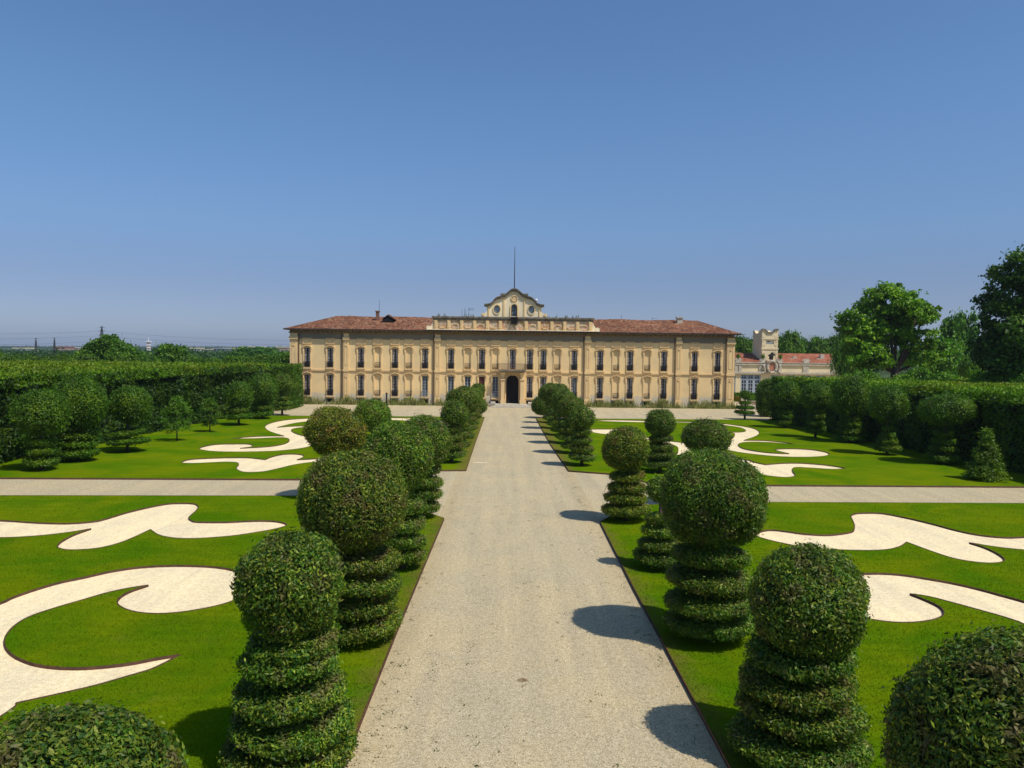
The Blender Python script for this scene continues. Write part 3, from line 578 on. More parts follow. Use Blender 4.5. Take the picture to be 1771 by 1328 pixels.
def kind(off, row):
    a = abs(off); s = 1 if off > 0 else -1
    if row == 'u':
        if a in (77.5, 203, 261.6): return 'blind'
        if a == 29.7 and s < 0: return 'blind'
        return 'dark'
    if a == 0: return 'door'
    if s < 0: return {29.7: 'white', 53: 'red', 77.5: 'white', 106.4: 'white', 151.2: 'white', 203: 'blind', 261.6: 'blind'}.get(a) or ('blind' if a == 178.9 else {179: 'blind', 232.8: 'blind'}.get(a, 'dark'))
    return {77.5: 'blind', 106.4: 'shutter', 179: 'blind', 232.8: 'blind', 314.6: 'pale', 354.3: 'pale'}.get(a, 'dark')
def kind_u(off):
    a = abs(off)
    if a in (77.5, 179, 232.8): return 'blind'
    if off == -29.7: return 'blind'
    return 'dark'
# front wall: grid of faces with the openings left out, reveals behind them
WT = .32
xs = [-HW, HW]; holes = []
for c in cols:
    x = c*MPX; xs += [x-hw, x+hw]
    holes.append((x-hw, x+hw, Zu0, Zu1))
    if c != 0: holes.append((x-hw, x+hw, Zl0, Zl1)); holes.append((x-hw, x+hw, Zv0, Zv1))
xs += [-DW, DW]; holes.append((-DW, DW, .35, DH))
xs = sorted(set(round(v, 5) for v in xs)); zs = sorted(set(round(v, 5) for v in [0, .35, Zu0, Zu1, Zl0, Zl1, Zv0, Zv1, DH, ZF, ZE]))
wb = MB()
def inhole(x, z):
    return any(h[0] < x < h[1] and h[2] < z < h[3] for h in holes)
for i in range(len(xs)-1):
    for j in range(len(zs)-1):
        if not inhole((xs[i]+xs[i+1])/2, (zs[j]+zs[j+1])/2):
            wb.face([(xs[i], 0, zs[j]), (xs[i+1], 0, zs[j]), (xs[i+1], 0, zs[j+1]), (xs[i], 0, zs[j+1])])
for x0, x1, z0, z1 in holes:
    wb.face([(x0, 0, z0), (x0, WT, z0), (x0, WT, z1), (x0, 0, z1)]); wb.face([(x1, WT, z0), (x1, 0, z0), (x1, 0, z1), (x1, WT, z1)])
    wb.face([(x0, 0, z1), (x0, WT, z1), (x1, WT, z1), (x1, 0, z1)]); wb.face([(x0, WT, z0), (x0, 0, z0), (x1, 0, z0), (x1, WT, z0)])
BD = 14.0
wb.face([(-HW, 0, 0), (-HW, BD, 0), (-HW, BD, ZE), (-HW, 0, ZE)]); wb.face([(HW, BD, 0), (HW, 0, 0), (HW, 0, ZE), (HW, BD, ZE)]); wb.face([(-HW, BD, 0), (HW, BD, 0), (HW, BD, ZE), (-HW, BD, ZE)])
wme = bpy.data.meshes.new('wall'); wme.from_pydata(wb.v, [], wb.f); wme.update(); link('wall', wme, PB, M_WALL)
# dark shell behind the openings
MB().box(-HW+.1, HW-.1, WT+.35, WT+.4, .1, ZE-.2).build('inner_wall', M_DKIN, PB)

def surround_mb(x, z0, z1, lower):
    m = MB(); t = 2.1*MPX; d = -.09
    m.box(x-hw-t, x-hw, d, .0, z0-.1, z1+.02); m.box(x+hw, x+hw+t, d, .0, z0-.1, z1+.02)
    m.box(x-hw-t, x+hw+t, d, .0, z1+.02, z1+.02+t*.8)
    zt = z1+.02+t*.8                                     # swelling hood with raised centre
    n = 12; W = hw+t*(1.35 if lower else 1.0); H = .26 if lower else .20
    top = [(x-W+2*W*k/n, zt+.04+(H*(math.sin(math.pi*k/n)**1.3)+(.07 if lower else 0)*math.cos(3*math.pi*(k/n*2-1)))) for k in range(n+1)]
    bot = [(px, pz-.11) for px, pz in top][::-1]
    for k in range(n):
        m.prism([top[k], top[k+1], bot[n-k-1], bot[n-k]], -.24, -.002)
    m.box(x-.13, x+.13, -.17, -.001, zt+.03, zt+.22)
    for s in (-1, 1):
        m.box(x+s*(hw+t*1.25)-.09, x+s*(hw+t*1.25)+.09, -.13, -.001, zt-.32, zt+.05)
        m.box(x+s*(hw+t*.95)-.05, x+s*(hw+t*.95)+.05, -.16, -.092, zt-.62, zt-.3)
    if not lower:                                        # long raised panel above the hood
        zp0, zp1 = zt+.40, zz(588.5); w = hw+.10
        m.box(x-w-.09, x-w, -.16, -.001, zp0, zp1); m.box(x+w, x+w+.09, -.16, -.001, zp0, zp1); m.box(x-w, x+w, -.16, -.001, zp0, zp0+.09); m.box(x-w, x+w, -.1, -.001, zp1-.08, zp1)
    sh = hw+t*1.1; zb = z0-.1                            # shaped sill with apron
    m.box(x-sh, x+sh, -.26, -.001, zb-.13, zb)
    m.prism([(x-sh*.92, zb-.13), (x+sh*.92, zb-.13), (x+sh*.62, zb-.34), (x+sh*.3, zb-.27), (x-sh*.3, zb-.27), (x-sh*.62, zb-.34)], -.16, -.002)
    return m
def window_mb(k, z0, z1):
    f = MB(); p = MB(); H = z1-z0; fw = .055
    if k in ('dark', 'pale', 'white', 'shutter'):
        cw = {'dark': .085, 'pale': .07, 'white': .05, 'shutter': .05}[k]
        f.box(-hw, -hw+fw, .12, .22, z0, z1); f.box(hw-fw, hw, .12, .22, z0, z1); f.box(-hw+fw, hw-fw, .12, .22, z1-fw, z1); f.box(-hw+fw, hw-fw, .12, .22, z0, z0+fw)
        f.box(-cw, cw, .10, .22, z0+fw, z1-fw)
        nb = 7
        for i in range(1, nb):
            z = z0+H*i/nb; f.box(-hw+fw, -cw, .14, .2, z-.018, z+.018); f.box(cw, hw-fw, .14, .2, z-.018, z+.018)
        if k == 'white':
            for s in (-1, 1): f.box(s*(hw+cw)/2-.012, s*(hw+cw)/2+.012, .14, .2, z0+fw, z1-fw)
        p.box(-hw+.01, hw-.01, .2, .215, z0+.01, z1-.01)
    return f, p
def railing_mb(z0, h=.78, w=None, y=-.18):
    w = w or hw+.06; m = MB()
    m.box(-w, w, y-.02, y+.02, z0+h-.04, z0+h); m.box(-w, w, y-.02, y+.02, z0+.05, z0+.09)
    n = int(2*w/.085)
    for i in range(n+1): x = -w+2*w*i/n; m.box(x-.011, x+.011, y-.011, y+.011, z0+.09, z0+h-.04)
    for s in (-1, 1): m.box(s*w-.015, s*w+.015, y, -.001, z0+h-.035, z0+h-.005)
    for i in range(3):
        a = -w+2*w*(i+.5)/3; m.tube([(a+.10*math.cos(t), y-.015, z0+h*.5+.13*math.sin(t)) for t in np.linspace(0, 6.28, 9)], [.012]*9, 4, False)
    return m
cache = {}
def cached(key, fn, name, m, parent, loc):
    if key not in cache: o = fn().build(name, m, parent); cache[key] = o
    else: o = cache[key].copy(); COL.objects.link(o); o.parent = parent
    o.location = loc; return o
def put_window(x, k, row):
    z0, z1 = (Zu0, Zu1) if row == 'u' else (Zl0, Zl1)
    if k == 'blind':
        w = cached(('bp', row), lambda: MB().box(-hw, hw, .10, .14, z0, z1), 'blind_window', M_WALL, PB, (x, 0, 0))
        r = cached(('br', row), lambda: railing_mb(z0, .72, hw, -.12), 'railing', M_IRON, w, (0, 0, 0))
    elif k == 'red':
        w = cached(('rd', row), lambda: MB().box(-hw, -.01, .1, .16, z0, z1).box(.01, hw, .1, .16, z0, z1).box(-hw+.06, -.07, .08, .1, z0+.15, z1-.15).box(.07, hw-.06, .08, .1, z0+.15, z1-.15), 'shutter', M_REDW, PB, (x, 0, 0))
    else:
        fm = {'dark': M_WOOD, 'pale': M_WOOD, 'white': M_GREYW, 'shutter': M_WOOD}[k]
        w = cached(('w', k, row), lambda: window_mb(k, z0, z1)[0], 'window', fm, PB, (x, 0, 0))
        cached(('p', k, row), lambda: window_mb(k, z0, z1)[1], 'pane', {'dark': M_PANE, 'pale': M_PANE, 'white': M_PANED, 'shutter': M_PANE}[k], w, (0, 0, 0))
        if not (row == 'u' and abs(x) < .1):
            cached(('r', k == 'white', row), lambda: railing_mb(z0).box(-hw, hw, .02, .05, z0+.02, z0+.62) if k != 'white' else railing_mb(z0), 'railing', M_GREYW if k == 'white' else M_IRON, w, (0, 0, 0))
        if k == 'shutter':
            cached('shut', lambda: MB().box(-.02, hw-.03, .04, .10, z0+.05, z1-.05), 'shutter', flat('grey_shutter', (.10, .11, .11)), w, (0, 0, 0))
    cached(('s', row), lambda: surround_mb(0, z0, z1, row == 'l'), 'surround', M_TRIM, w, (0, 0, 0))
for c in cols:
    put_window(c*MPX, kind_u(c), 'u')
    if c != 0:
        a = abs(c)
        if c < 0: k = {29.7: 'white', 53: 'red', 77.5: 'white', 106.4: 'white', 151.2: 'white', 179: 'blind', 232.8: 'blind'}.get(a, 'dark')
        else: k = {77.5: 'blind', 106.4: 'shutter', 179: 'blind', 232.8: 'blind', 314.6: 'pale', 354.3: 'pale'}.get(a, 'dark')
        put_window(c*MPX, k, 'l')
        v = cached('vent', lambda: MB().box(-hw, hw, .14, .16, Zv0, Zv1).box(-hw-.1, -hw, -.07, -.001, Zv0, Zv1+.1).box(hw, hw+.1, -.07, -.001, Zv0, Zv1+.1).box(-hw, hw, -.07, -.001, Zv1, Zv1+.1), 'cellar_window', [M_DKIN], PB, (c*MPX, 0, 0))
# pilasters, string course, base, downpipes
for off, w in ((-129.5, 9), (-287, 9), (-375, 14), (129.5, 9), (287, 9), (375, 14)):
    m = MB(); x = off*MPX; h = w*MPX/2
    if w == 14: h = 6.5*MPX; x = math.copysign(HW-h+.05, off)
    m.box(x-h, x+h, -.16, -.001, 0, ZC)
    m.box(x-h-.07, x+h+.07, -.26, -.002, zz(645.5), zz(641.5)); m.box(x-h-.05, x+h+.05, -.24, -.002, 0, .9); m.box(x-h-.1, x+h+.1, -.34, -.002, ZF-.05, ZF+.3)
    for z0, z1 in ((1.3, zz(650)), (zz(634), ZF-.5)):
        iw = h*.55
        m.box(x-iw, x-iw+.05, -.2, -.16, z0, z1); m.box(x+iw-.05, x+iw, -.2, -.16, z0, z1); m.box(x-iw+.05, x+iw-.05, -.2, -.16, z1-.05, z1); m.box(x-iw+.05, x+iw-.05, -.2, -.16, z0, z0+.05)
        m.box(x-.12, x+.12, -.24, -.16, z1-.45, z1-.2)
    m.build('pilaster', M_TRIM, PB)
    px = x-h-.22 if abs(off) != 375 else (x-h-.22 if off > 0 else x+h+.2)
    MB().tube([(px, -.14, 0), (px, -.14, ZE-.3)], [.065, .065], 8).build('downpipe', flat('copper_pipe', (.12, .07, .045), .6, .3) if off == -129.5 else bpy.data.materials['copper_pipe'], PB)
st = MB().box(-HW-.05, HW+.05, -.15, -.0015, zz(644.5), zz(642.2)); st.build('string_course', M_TRIM, PB)
MB().box(-HW-.06, HW+.06, -.055, -.0012, ZF, ZC+.01).build('frieze', M_FRIEZE_SHADED, PB)  # real frieze, band carried down to paint in the eave shadow
cn = MB().box(-HW-.2, HW+.2, -.22, -.0018, ZC, ZC+.18).box(-HW-.42, HW+.42, -.46, -.002, ZC+.47, ZE-.06)
k = -HW
while k < HW:
    cn.box(k, k+.2, -.42, -.003, ZC+.18, ZC+.47); k += .6
cn.build('cornice', M_CORN, PB)
OV = .68
def roof():
    ez = ZE-.02; rz = zz(553.5)+.55; ym = 7.2; xl = -HW+4.6; xr = HW-3.4
    e = [(-HW-OV, -OV, ez), (HW+OV, -OV, ez), (HW+OV, BD+OV, ez), (-HW-OV, BD+OV, ez)]
    nx = 120; r = random.Random(5); V = []; Fc = []
    front = []
    for i in range(nx+1):
        f = i/nx; a = Vector(e[0]).lerp(Vector(e[1]), f); b = Vector((xl, ym, rz)).lerp(Vector((xr, ym, rz)), f)
        b.z += .05*math.sin(i*.35)+r.uniform(-.03, .03); a.z += r.uniform(-.02, .02); front.append((a, b))
    for i in range(nx+1): V += [tuple(front[i][0]), tuple(front[i][1])]
    for i in range(nx): Fc.append((2*i, 2*i+2, 2*i+3, 2*i+1))
    n = len(V); V += [e[2], e[3]]
    Fc += [(2*nx, n, 2*nx+1), (n+1, 0, 1), tuple([n, n+1]+[2*i+1 for i in range(nx+1)])]
    me = bpy.data.meshes.new('roof'); me.from_pydata(V, [], Fc); me.update()
    o = link('roof', me, PB, M_TILE)
    g = MB(); g.box(-HW-OV, HW+OV, -OV-.12, -OV+.04, ez-.16, ez+.02).box(-HW-OV-.1, -HW-OV, -OV-.12, BD+OV, ez-.16, ez+.02).box(HW+OV, HW+OV+.1, -OV-.12, BD+OV, ez-.16, ez+.02)
    g.box(-HW-OV, HW+OV, -OV+.04, -.5, ez-.09, ez-.03)
    g.build('gutter', flat('old_gutter', (.05, .035, .03), .7, .4), o)
    return o
RO = roof()
def at_roof(px, py, Y): x, z = F(px, py, Y); return x-XC, Y-PY, z
# chimneys, dormer, aerials
x, y, z = at_roof(653, 552, 110); MB().box(x-.22, x+.22, y-.25, y+.25, z-1.2, z+1.05).box(x-.3, x+.3, y-.32, y+.32, z+1.05, z+1.2).box(x-.4, x+.4, y-.4, y+.4, z-1.2, z-.1).build('chimney', M_BRICK, RO)
x, y, z = at_roof(1175, 562, 110.5); MB().box(x-.38, x+.38, y-.35, y+.35, z-1.0, z+.95).box(x-.48, x+.48, y-.45, y+.45, z+.95, z+1.15).box(x-.6, x+.6, y-.5, y-.3, z-.6, z-.05).build('chimney', M_STONE, RO)
x, y, z = at_roof(673, 553, 109); MB().prism([(x-.75, z-.3), (x+.75, z-.3), (x+.55, z+.15), (x, z+.5), (x-.55, z+.15)], y-.6, y+1.2).build('dormer', M_DKIN, RO); MB().prism([(x-.95, z+.02), (x, z+.62), (x+.95, z+.02), (x+.95, z+.12), (x, z+.75), (x-.95, z+.12)], y-.75, y+1.2).build('dormer_roof', M_TILE2, RO)
def aerial(px, y0, y1, Y, bars=0, lean=0):
    a = at_roof(px, y0, Y); b = at_roof(px+lean, y1, Y); m = MB().tube([a, b], [.03, .02], 5)
    for i in range(bars): z = b[2]-.1-.12*i; m.box(b[0]-.1, b[0]+.75, a[1]-.012, a[1]+.012, z-.012, z+.012)
    m.build('aerial', M_IRON, RO)
aerial(656, 552, 519, 110.5); aerial(1074.5, 561, 544, 112); aerial(1128.5, 559, 549, 112, 1)
for i, (px, t) in enumerate(((799, 536), (803.5, 533), (806, 535), (811, 532))): aerial(px, 551, t, 107.5, 3 if i == 3 else 0)
# attic parapet
AT, AB = zz(548.7), ZE+.05; A1 = 136.5*MPX
pm = MB().box(-A1, A1, -.35, .35, AB, AT-.5); pm.build('attic_parapet', M_PEEL, PB)
MB().box(-A1-.25, A1+.25, -.62, .5, AT-.22, AT).box(-A1-.12, A1+.12, -.5, .42, AT-.5, AT-.22).build('attic_coping', M_COPING, PB)
decs = {-1: MB(), 1: MB()}
for k in range(-6, 7):
    if k == 0: continue
    dec = decs[1 if k > 0 else -1]
    x = k*(A1-.3)/6; dec.box(x-.24, x+.24, -.47, -.351, AB, AT-.42).box(x-.15, x+.15, -.53, -.471, AB+.3, AT-.55)
    if k < 6 and k != -1:
        xm = x+(A1-.3)/12; q = (A1-.3)/12-.42
        dec.tube([(xm+q*math.cos(t), -.42, AB+.55+(.26*math.sin(t)*(1 if k % 2 else -1))) for t in np.linspace(0, math.pi, 9)], [.05]*9, 6)
for s in (-1, 1):      # scroll ends
    sc_e = MB(); sc_e.prism([(s*A1, AB), (s*(A1+.95), AB), (s*(A1+.9), AB+.25), (s*(A1+.55), AB+.38), (s*(A1+.25), AB+.75), (s*A1, AT-.5)], -.3, .3)
    sc_e.tube([(s*(A1+.72), -.38, AB+.28), (s*(A1+.72), .38, AB+.28)], [.27, .27], 12); sc_e.build('scroll', M_GABLE, PB)
for d_ in decs.values(): d_.build('attic_relief', M_TRIM, PB)
MB().box(-A1-1.0, A1+1.0, -.9, .0, ZE+.02, AB+.06).build('attic_base', M_GABLE, PB)
r = random.Random(3); wd = MB()
for i in range(26):
    x = r.uniform(-A1, A1); 
    if abs(x) < 4.7: continue
    for j in range(5): a = r.uniform(-.15, .15); wd.tube([(x+a, -.2, AT-.02), (x+a*1.8, -.2, AT+r.uniform(.1, .45))], [.03, .01], 4)
wd.build('attic_weeds', flat('dry_weed', (.10, .10, .04)), PB)
# curved gable
GO = [(0, 501.6), (4.6, 502.1), (9.6, 505.9), (14.6, 510.2), (19.5, 511.2), (22, 514), (29.5, 515.9), (35.3, 520.8), (39.4, 525.8), (47.7, 528.3), (51.4, 528.2), (48.2, 531.6), (46.3, 535), (47.9, 539.9), (51.7, 543), (55.2, 542), (57, 544.5), (56.3, 548.7)]
GX = 888.0-886.5
gw, gz0, gz1 = 5*MPX, zz(558.8), zz(531.5)
gob = MB()
OCX, OCZ, ORX, ORZ = 29.6*MPX, zz(535.6), 5.4*MPX, 7.0*MPX
def gable():
    # face built as a 2D curve fill with holes for the oculi and the tall window
    right = [(p[0]*MPX, zz(p[1])) for p in GO]
    rs = []
    for i in range(len(right)-1):
        rs.append(right[i])
        if i < 10:
            p0 = right[max(i-1, 0)] if i else (-right[1][0], right[1][1]); p1, p2, p3 = right[i], right[i+1], right[i+2]
            for t in (.33, .66):
                rs.append(tuple(.5*(2*p1[q]+(p2[q]-p0[q])*t+(2*p0[q]-5*p1[q]+4*p2[q]-p3[q])*t*t+(3*p1[q]-p0[q]-3*p2[q]+p3[q])*t**3) for q in (0, 1)))
    rs.append(right[-1])
    outline = rs+[(-x, z) for x, z in rs[::-1][:-1]]
    arch = [(-gw, gz0+.9), (gw, gz0+.9)]+[(gw*math.cos(t), gz1+gw*math.sin(t)) for t in np.linspace(0, math.pi, 11)]
    oc = [[(s*OCX+ORX*math.cos(t), OCZ+ORZ*math.sin(t)) for t in np.linspace(0, 2*math.pi, 28, endpoint=False)] for s in (-1, 1)]
    me = curve_fill('gable', [outline, arch]+oc, 0, .3)
    for v in me.vertices: x, y, z = v.co; v.co = (x+GX*MPX, z, y)
    me.flip_normals()
    o = link('gable', me, PB, M_GABLE)
    # dark weathered moulding riding on the outline
    cm = MB()
    for sgn in (-1, 1):
        pts = [(sgn*x, z) for x, z in rs[:31]]
        for i in range(len(pts)-1):
            (x0, z0_), (x1, z1_) = pts[i], pts[i+1]
            t = 4.2 if i < 14 else 3.2
            cm.prism([(x0+GX*MPX, z0_+.05), (x1+GX*MPX, z1_+.05), (x1+GX*MPX, z1_-t*MPX), (x0+GX*MPX, z0_-t*MPX)], -.55, -.302)
            cm.prism([(x0+GX*MPX, z0_+.14), (x1+GX*MPX, z1_+.14), (x1+GX*MPX, z1_+.0), (x0+GX*MPX, z0_+.0)], -.66, .38)
    for s in (-1, 1):
        x = s*19.8*MPX+GX*MPX; cm.box(x-.32, x+.32, -.62, .35, zz(512.5), zz(510)+.12); cm.box(x-.16, x+.16, -.3, .2, zz(510), zz(508.4))
    cm.build('gable_moulding', M_COPING, o)
    for s in (-1, 1):
        for xx, w, zt in ((17.5, 2.6, 514), (43.5, 1.9, 531)):
            pl = MB(); x = s*xx*MPX+GX*MPX; pl.box(x-w*MPX/2, x+w*MPX/2, -.4, -.301, AT, zz(zt)); pl.box(x-w*MPX*.75, x+w*MPX*.75, -.46, -.302, zz(zt)-.1, zz(zt)+.2); pl.build('gable_pilaster', M_TRIM, o)
        x = s*53.5*MPX+GX*MPX; MB().tube([(x, -.4, zz(544.6)), (x, .3, zz(544.6))], [.2, .2], 12).build('scroll', M_TRIM, o)
    for s in (-1, 1):
        rg = MB(); cx = s*OCX+GX*MPX; n = 28
        for i in range(n):
            a, b = 2*math.pi*i/n, 2*math.pi*(i+1)/n
            rg.prism([(cx+ORX*q*math.cos(t), OCZ+ORZ*q*math.sin(t)) for q, t in ((1, a), (1.28, a), (1.28, b), (1, b))], -.4, -.303)
        rg.build('round_window_frame', M_TRIM, o)
        g = MB().face([(cx+ORX*math.cos(t), -.12, OCZ+ORZ*math.sin(t)) for t in np.linspace(0, 2*math.pi, 24, endpoint=False)]); g.build('round_window', M_PANEB, o)
    rg = MB(); n = 12
    for i in range(n):
        a, b = math.pi*i/n, math.pi*(i+1)/n; rg.prism([(GX*MPX+gw*q*math.cos(t), gz1+gw*q*math.sin(t)) for q, t in ((1, a), (1.45, a), (1.45, b), (1, b))], -.42, -.303)
    for s in (-1, 1): rg.box(GX*MPX+s*gw*1.22-gw*.22, GX*MPX+s*gw*1.22+gw*.22, -.42, -.303, AT, gz1)
    rg.build('window_surround', M_TRIM, o)
    g = MB().face([(GX*MPX+x, -.1, z) for x, z in [(-gw, gz0), (gw, gz0)]+[(gw*math.cos(t), gz1+gw*math.sin(t)) for t in np.linspace(0, math.pi, 11)]]); g.build('tall_window', M_PANEB, o)
    f = MB(); gx = GX*MPX
    f.box(gx-gw, gx-gw+.07, -.2, -.11, gz0, gz1).box(gx+gw-.07, gx+gw, -.2, -.11, gz0, gz1).box(gx-.035, gx+.035, -.2, -.11, gz0, gz1+gw)
    for z in np.linspace(gz0+.7, gz1, 4): f.box(gx-gw+.07, gx+gw-.07, -.19, -.11, z-.025, z+.025)
    f.build('window_frame', M_WOOD, o)
    rl = railing_mb(zz(561), .95, gw+.12, -.68); q = rl.build('balcony_railing', M_IRON, o); q.location.x = gx
    c = MB(); cx, cz, rr_ = gx, zz(516.8), 4.6*MPX
    c.tube([(cx+rr_*1.15*math.cos(t), -.36, cz+rr_*math.sin(t)) for t in np.linspace(0, 2*math.pi, 22)], [.09]*22, 6, False)
    c.prism([(cx-.22, cz-.18), (cx+.22, cz-.18), (cx+.16, cz+.12), (cx, cz+.24), (cx-.16, cz+.12)], -.38, -.302)
    c.build('crest_relief', M_TRIM, o)
    # the stair-like opening under the tall window
    MB().box(gx-gw-.12, gx+gw+.12, -.66, -.52, zz(561)-.14, zz(561)).build('balcony_slab', M_COPING, o)
    MB().box(gx-gw, gx+gw, -.625, -.36, zz(561), AT+.01).build('door_reveal', M_DKIN, o)
    MB().tube([(gx, 0, zz(502)), (gx, 0, zz(428))], [.07, .03], 8).tube([(gx, 0, zz(502)), (gx, 0, zz(500))], [.3, .1], 8).build('flagpole', M_IRON, PB)
gable()
x, y, z = at_roof(927.5, 519, 108); bm_ = bmesh.new(); bmesh.ops.create_icosphere(bm_, subdivisions=2, radius=.2); me = bpy.data.meshes.new('globe'); bm_.to_mesh(me); bm_.free()
o = link('roof_beacon', me, RO, M_WHITE); o.location = (x, y, z)
MB().tube([(0, 0, -4.0), (0, 0, -.15)], [.03, .03], 6).build('beacon_rod', M_IRON, o) if False else None
rod = MB().tube([(x, y, z-4.5), (x, y, z-.15)], [.025, .025], 6).build('beacon_rod', M_IRON, RO)
# portal
def portal():
    d = MB(); zsp = DH-DW; n = 14                                # arch spandrels of the doorway
    arc = [(DW*math.cos(t), zsp+DW*math.sin(t)) for t in np.linspace(0, math.pi, n+1)]
    for i in range(n):
        (x0, z0), (x1, z1) = arc[i], arc[i+1]; d.prism([(x0, z0), (x1, z1), (x1, DH), (x0, DH)], .003, .3)
    for i in range(n):
        a, b = math.pi*i/n, math.pi*(i+1)/n
        d.prism([(DW*q*math.cos(t), zsp+DW*q*math.sin(t)) for q, t in ((1.0, a), (1.16, a), (1.16, b), (1.0, b))], -.12, -.002)
    for s in (-1, 1): d.box(s*DW*1.08-DW*.08, s*DW*1.08+DW*.08, -.12, -.002, .35, zsp)
    d.box(-.12, .12, -.22, -.001, DH-.05, DH+.45)
    d.build('doorway_arch', M_TRIM, PB)
    MB().box(-DW, DW, .315, .325, .36, DH).box(-DW, -DW+.5, .2, .26, .36, zsp).build('door', M_DKIN, PB)
    zb = zz(639.8)
    for s in (-1, 1):
        c = MB(); x = s*16.5*MPX
        c.box(x-.3, x+.3, -.95, -.002, .35, .85); c.box(x-.24, x+.24, -.85, -.002, .85, zz(657)); c.box(x-.32, x+.32, -.95, -.002, zz(657), zz(655))
        c.prism([(x-.2, zz(655)), (x+.2, zz(655)), (x+.3, zb-.16), (x-.3, zb-.16)], -.75, -.002)
        c.tube([(x-.3, -.85, zz(644)), (x+.3, -.85, zz(644))], [.16, .16], 10)
        c.build('column', M_TRIM, PB)
        MB().box(s*21.5*MPX-.2, s*21.5*MPX+.2, -.2, -.002, .35, zb-.16).build('pilaster', M_TRIM, PB)
    MB().box(-24.5*MPX, 22.5*MPX, -1.35, -.002, zb-.16, zb).box(-22*MPX, 20*MPX, -1.15, -.002, zb-.3, zb-.16).build('balcony_slab', M_COPING, PB)
    b = MB(); x0, x1 = -24*MPX, 22*MPX; h = .86
    n = 40
    for i in range(n+1): x = x0+(x1-x0)*i/n; b.box(x-.012, x+.012, -1.3, -1.276, zb, zb+h)
    for z in (zb+.08, zb+h): b.box(x0, x1, -1.31, -1.27, z-.025, z+.025)
    for x in (x0, x1):
        for j in range(10): b.box(x-.012, x+.012, -1.25+j*.13, -1.23+j*.13, zb, zb+h)
        b.box(x-.02, x+.02, -1.27, -.002, zb+h-.025, zb+h+.025)
    b.build('balcony_railing', flat('rusty_iron', (.10, .05, .03), .8, .4), PB)
    s = MB(); x0, x1 = -38*MPX, 36*MPX
    s.box(x0+.6, x1-.6, -2.1, -.36, .0, .35).box(x0+.2, x1-.2, -2.6, -2.1, 0, .22).box(x0, x1, -3.1, -2.6, 0, .11)
    for q in (x0+.1, x1-.7): s.box(q, q+.6, -2.0, -.36, .35, .6)
    s.build('steps', M_STONE, PB)
portal()
# weeds at the foot of the palace wall
def base_weeds():
    n = 26000; x = rng.uniform(-HW, HW+.2, n); h = .22+.16*np.sin(x*1.3)+.14*np.sin(x*3.1+1)+rng.random(n)**5*.9
    keep = (np.abs(x) > 3.4) & (rng.random(n) < .55+.45*np.sin(x*.9+2)); x = x[keep]; h = np.abs(h[keep]); n = len(x); y = rng.uniform(-1.3, -.1, n)
    P = np.c_[x+XC, y+PY, np.zeros(n)]; top = P+np.c_[rng.normal(0, .12, n), rng.normal(0, .1, n), h]; s = np.c_[np.full(n, .04), rng.normal(0, .02, n), np.zeros(n)]
    V = np.stack([P-s, P+s, top+s*.4, top-s*.4], 1).reshape(-1, 3)
    m = leaf_mat('wall_weed', [(.12, .18, .03), (.20, .24, .05), (.28, .26, .09), (.34, .28, .13)])
    tag(link('weeds', mesh_np('weeds', V, np.arange(len(V)).reshape(-1, 4)), None, m), 'ragged weeds along the foot of the palace wall', 'weeds', kind='stuff')
base_weeds()
# slim dark post on the forecourt
x, y = G(668.5, 708.5); e = empty('post', (x, y, 0), 'slim dark post on a round foot standing on the forecourt left of the door', 'post')
MB().tube([(0, 0, .0), (0, 0, .25)], [.32, .22], 12).build('foot', M_IRON, e); MB().box(-.09, .09, -.09, .09, .25, 2.0).box(-.12, .12, -.12, .12, 2.0, 2.12).build('shaft', M_IRON, e)

# ------------------------------------------------------------------ orangery and tower on the right
OY = 138.0; OG = empty('orangery', (0, 0, 0), 'low cream orangery with blue-grey glazed doors and red tiled roof right of the palace', 'orangery')
def fx(px): return F(px, 640, OY)[0]
def fz(y, px=1340): return F(px, y, OY)[1]
M_CREAM = plaster('cream_plaster', (.76, .62, .36), (.50, .40, .25), .3, low=False)
M_BLUEW = flat('blue_grey_wood', (.33, .38, .43), .6, .1)
gx0, gx1 = 1240, 1475; ytop, ycor, ywt, ywb = 628, 645, 648.5, 678
og = MB(); zt = fz(ytop); zc = fz(ycor)
og.box(fx(gx0), fx(gx1), OY, OY+10, fz(ywt), zt)
bays = [(1268, 1272.5), (1281.5, 1316)]+[(1333+k*26, 1350+k*26) for k in range(6)]
px = gx0
for a, b in bays: og.box(fx(px), fx(a), OY, OY+.4, 0, fz(ywt)); px = b
og.box(fx(px), fx(gx1), OY, OY+.4, 0, fz(ywt)); og.build('wall', M_CREAM, OG)
tm = MB().box(fx(gx0), fx(gx1), OY-.35, OY-.002, fz(646.5), fz(643)).box(fx(gx0), fx(gx1), OY-.25, OY-.002, fz(631.5), fz(629.5)).box(fx(gx0), fx(gx1), OY-.3, OY+.3, zt, zt+.12)
for p in (1273, 1280, 1315, 1349, 1391, 1396, 1440): tm.box(fx(p)-.25, fx(p)+.25, OY-.16, OY-.001, fz(643), zt)
for p in (1276.5, 1319, 1347, 1394, 1443): tm.box(fx(p)-.5, fx(p)+.5, OY-.2, OY+.3, zt, zt+.5); tm.prism([(fx(p)-.7, zt+.5), (fx(p)+.7, zt+.5), (fx(p)+.35, zt+.85), (fx(p)-.35, zt+.85)], OY-.2, OY+.2)
tm.build('moulding', M_STONE, OG)
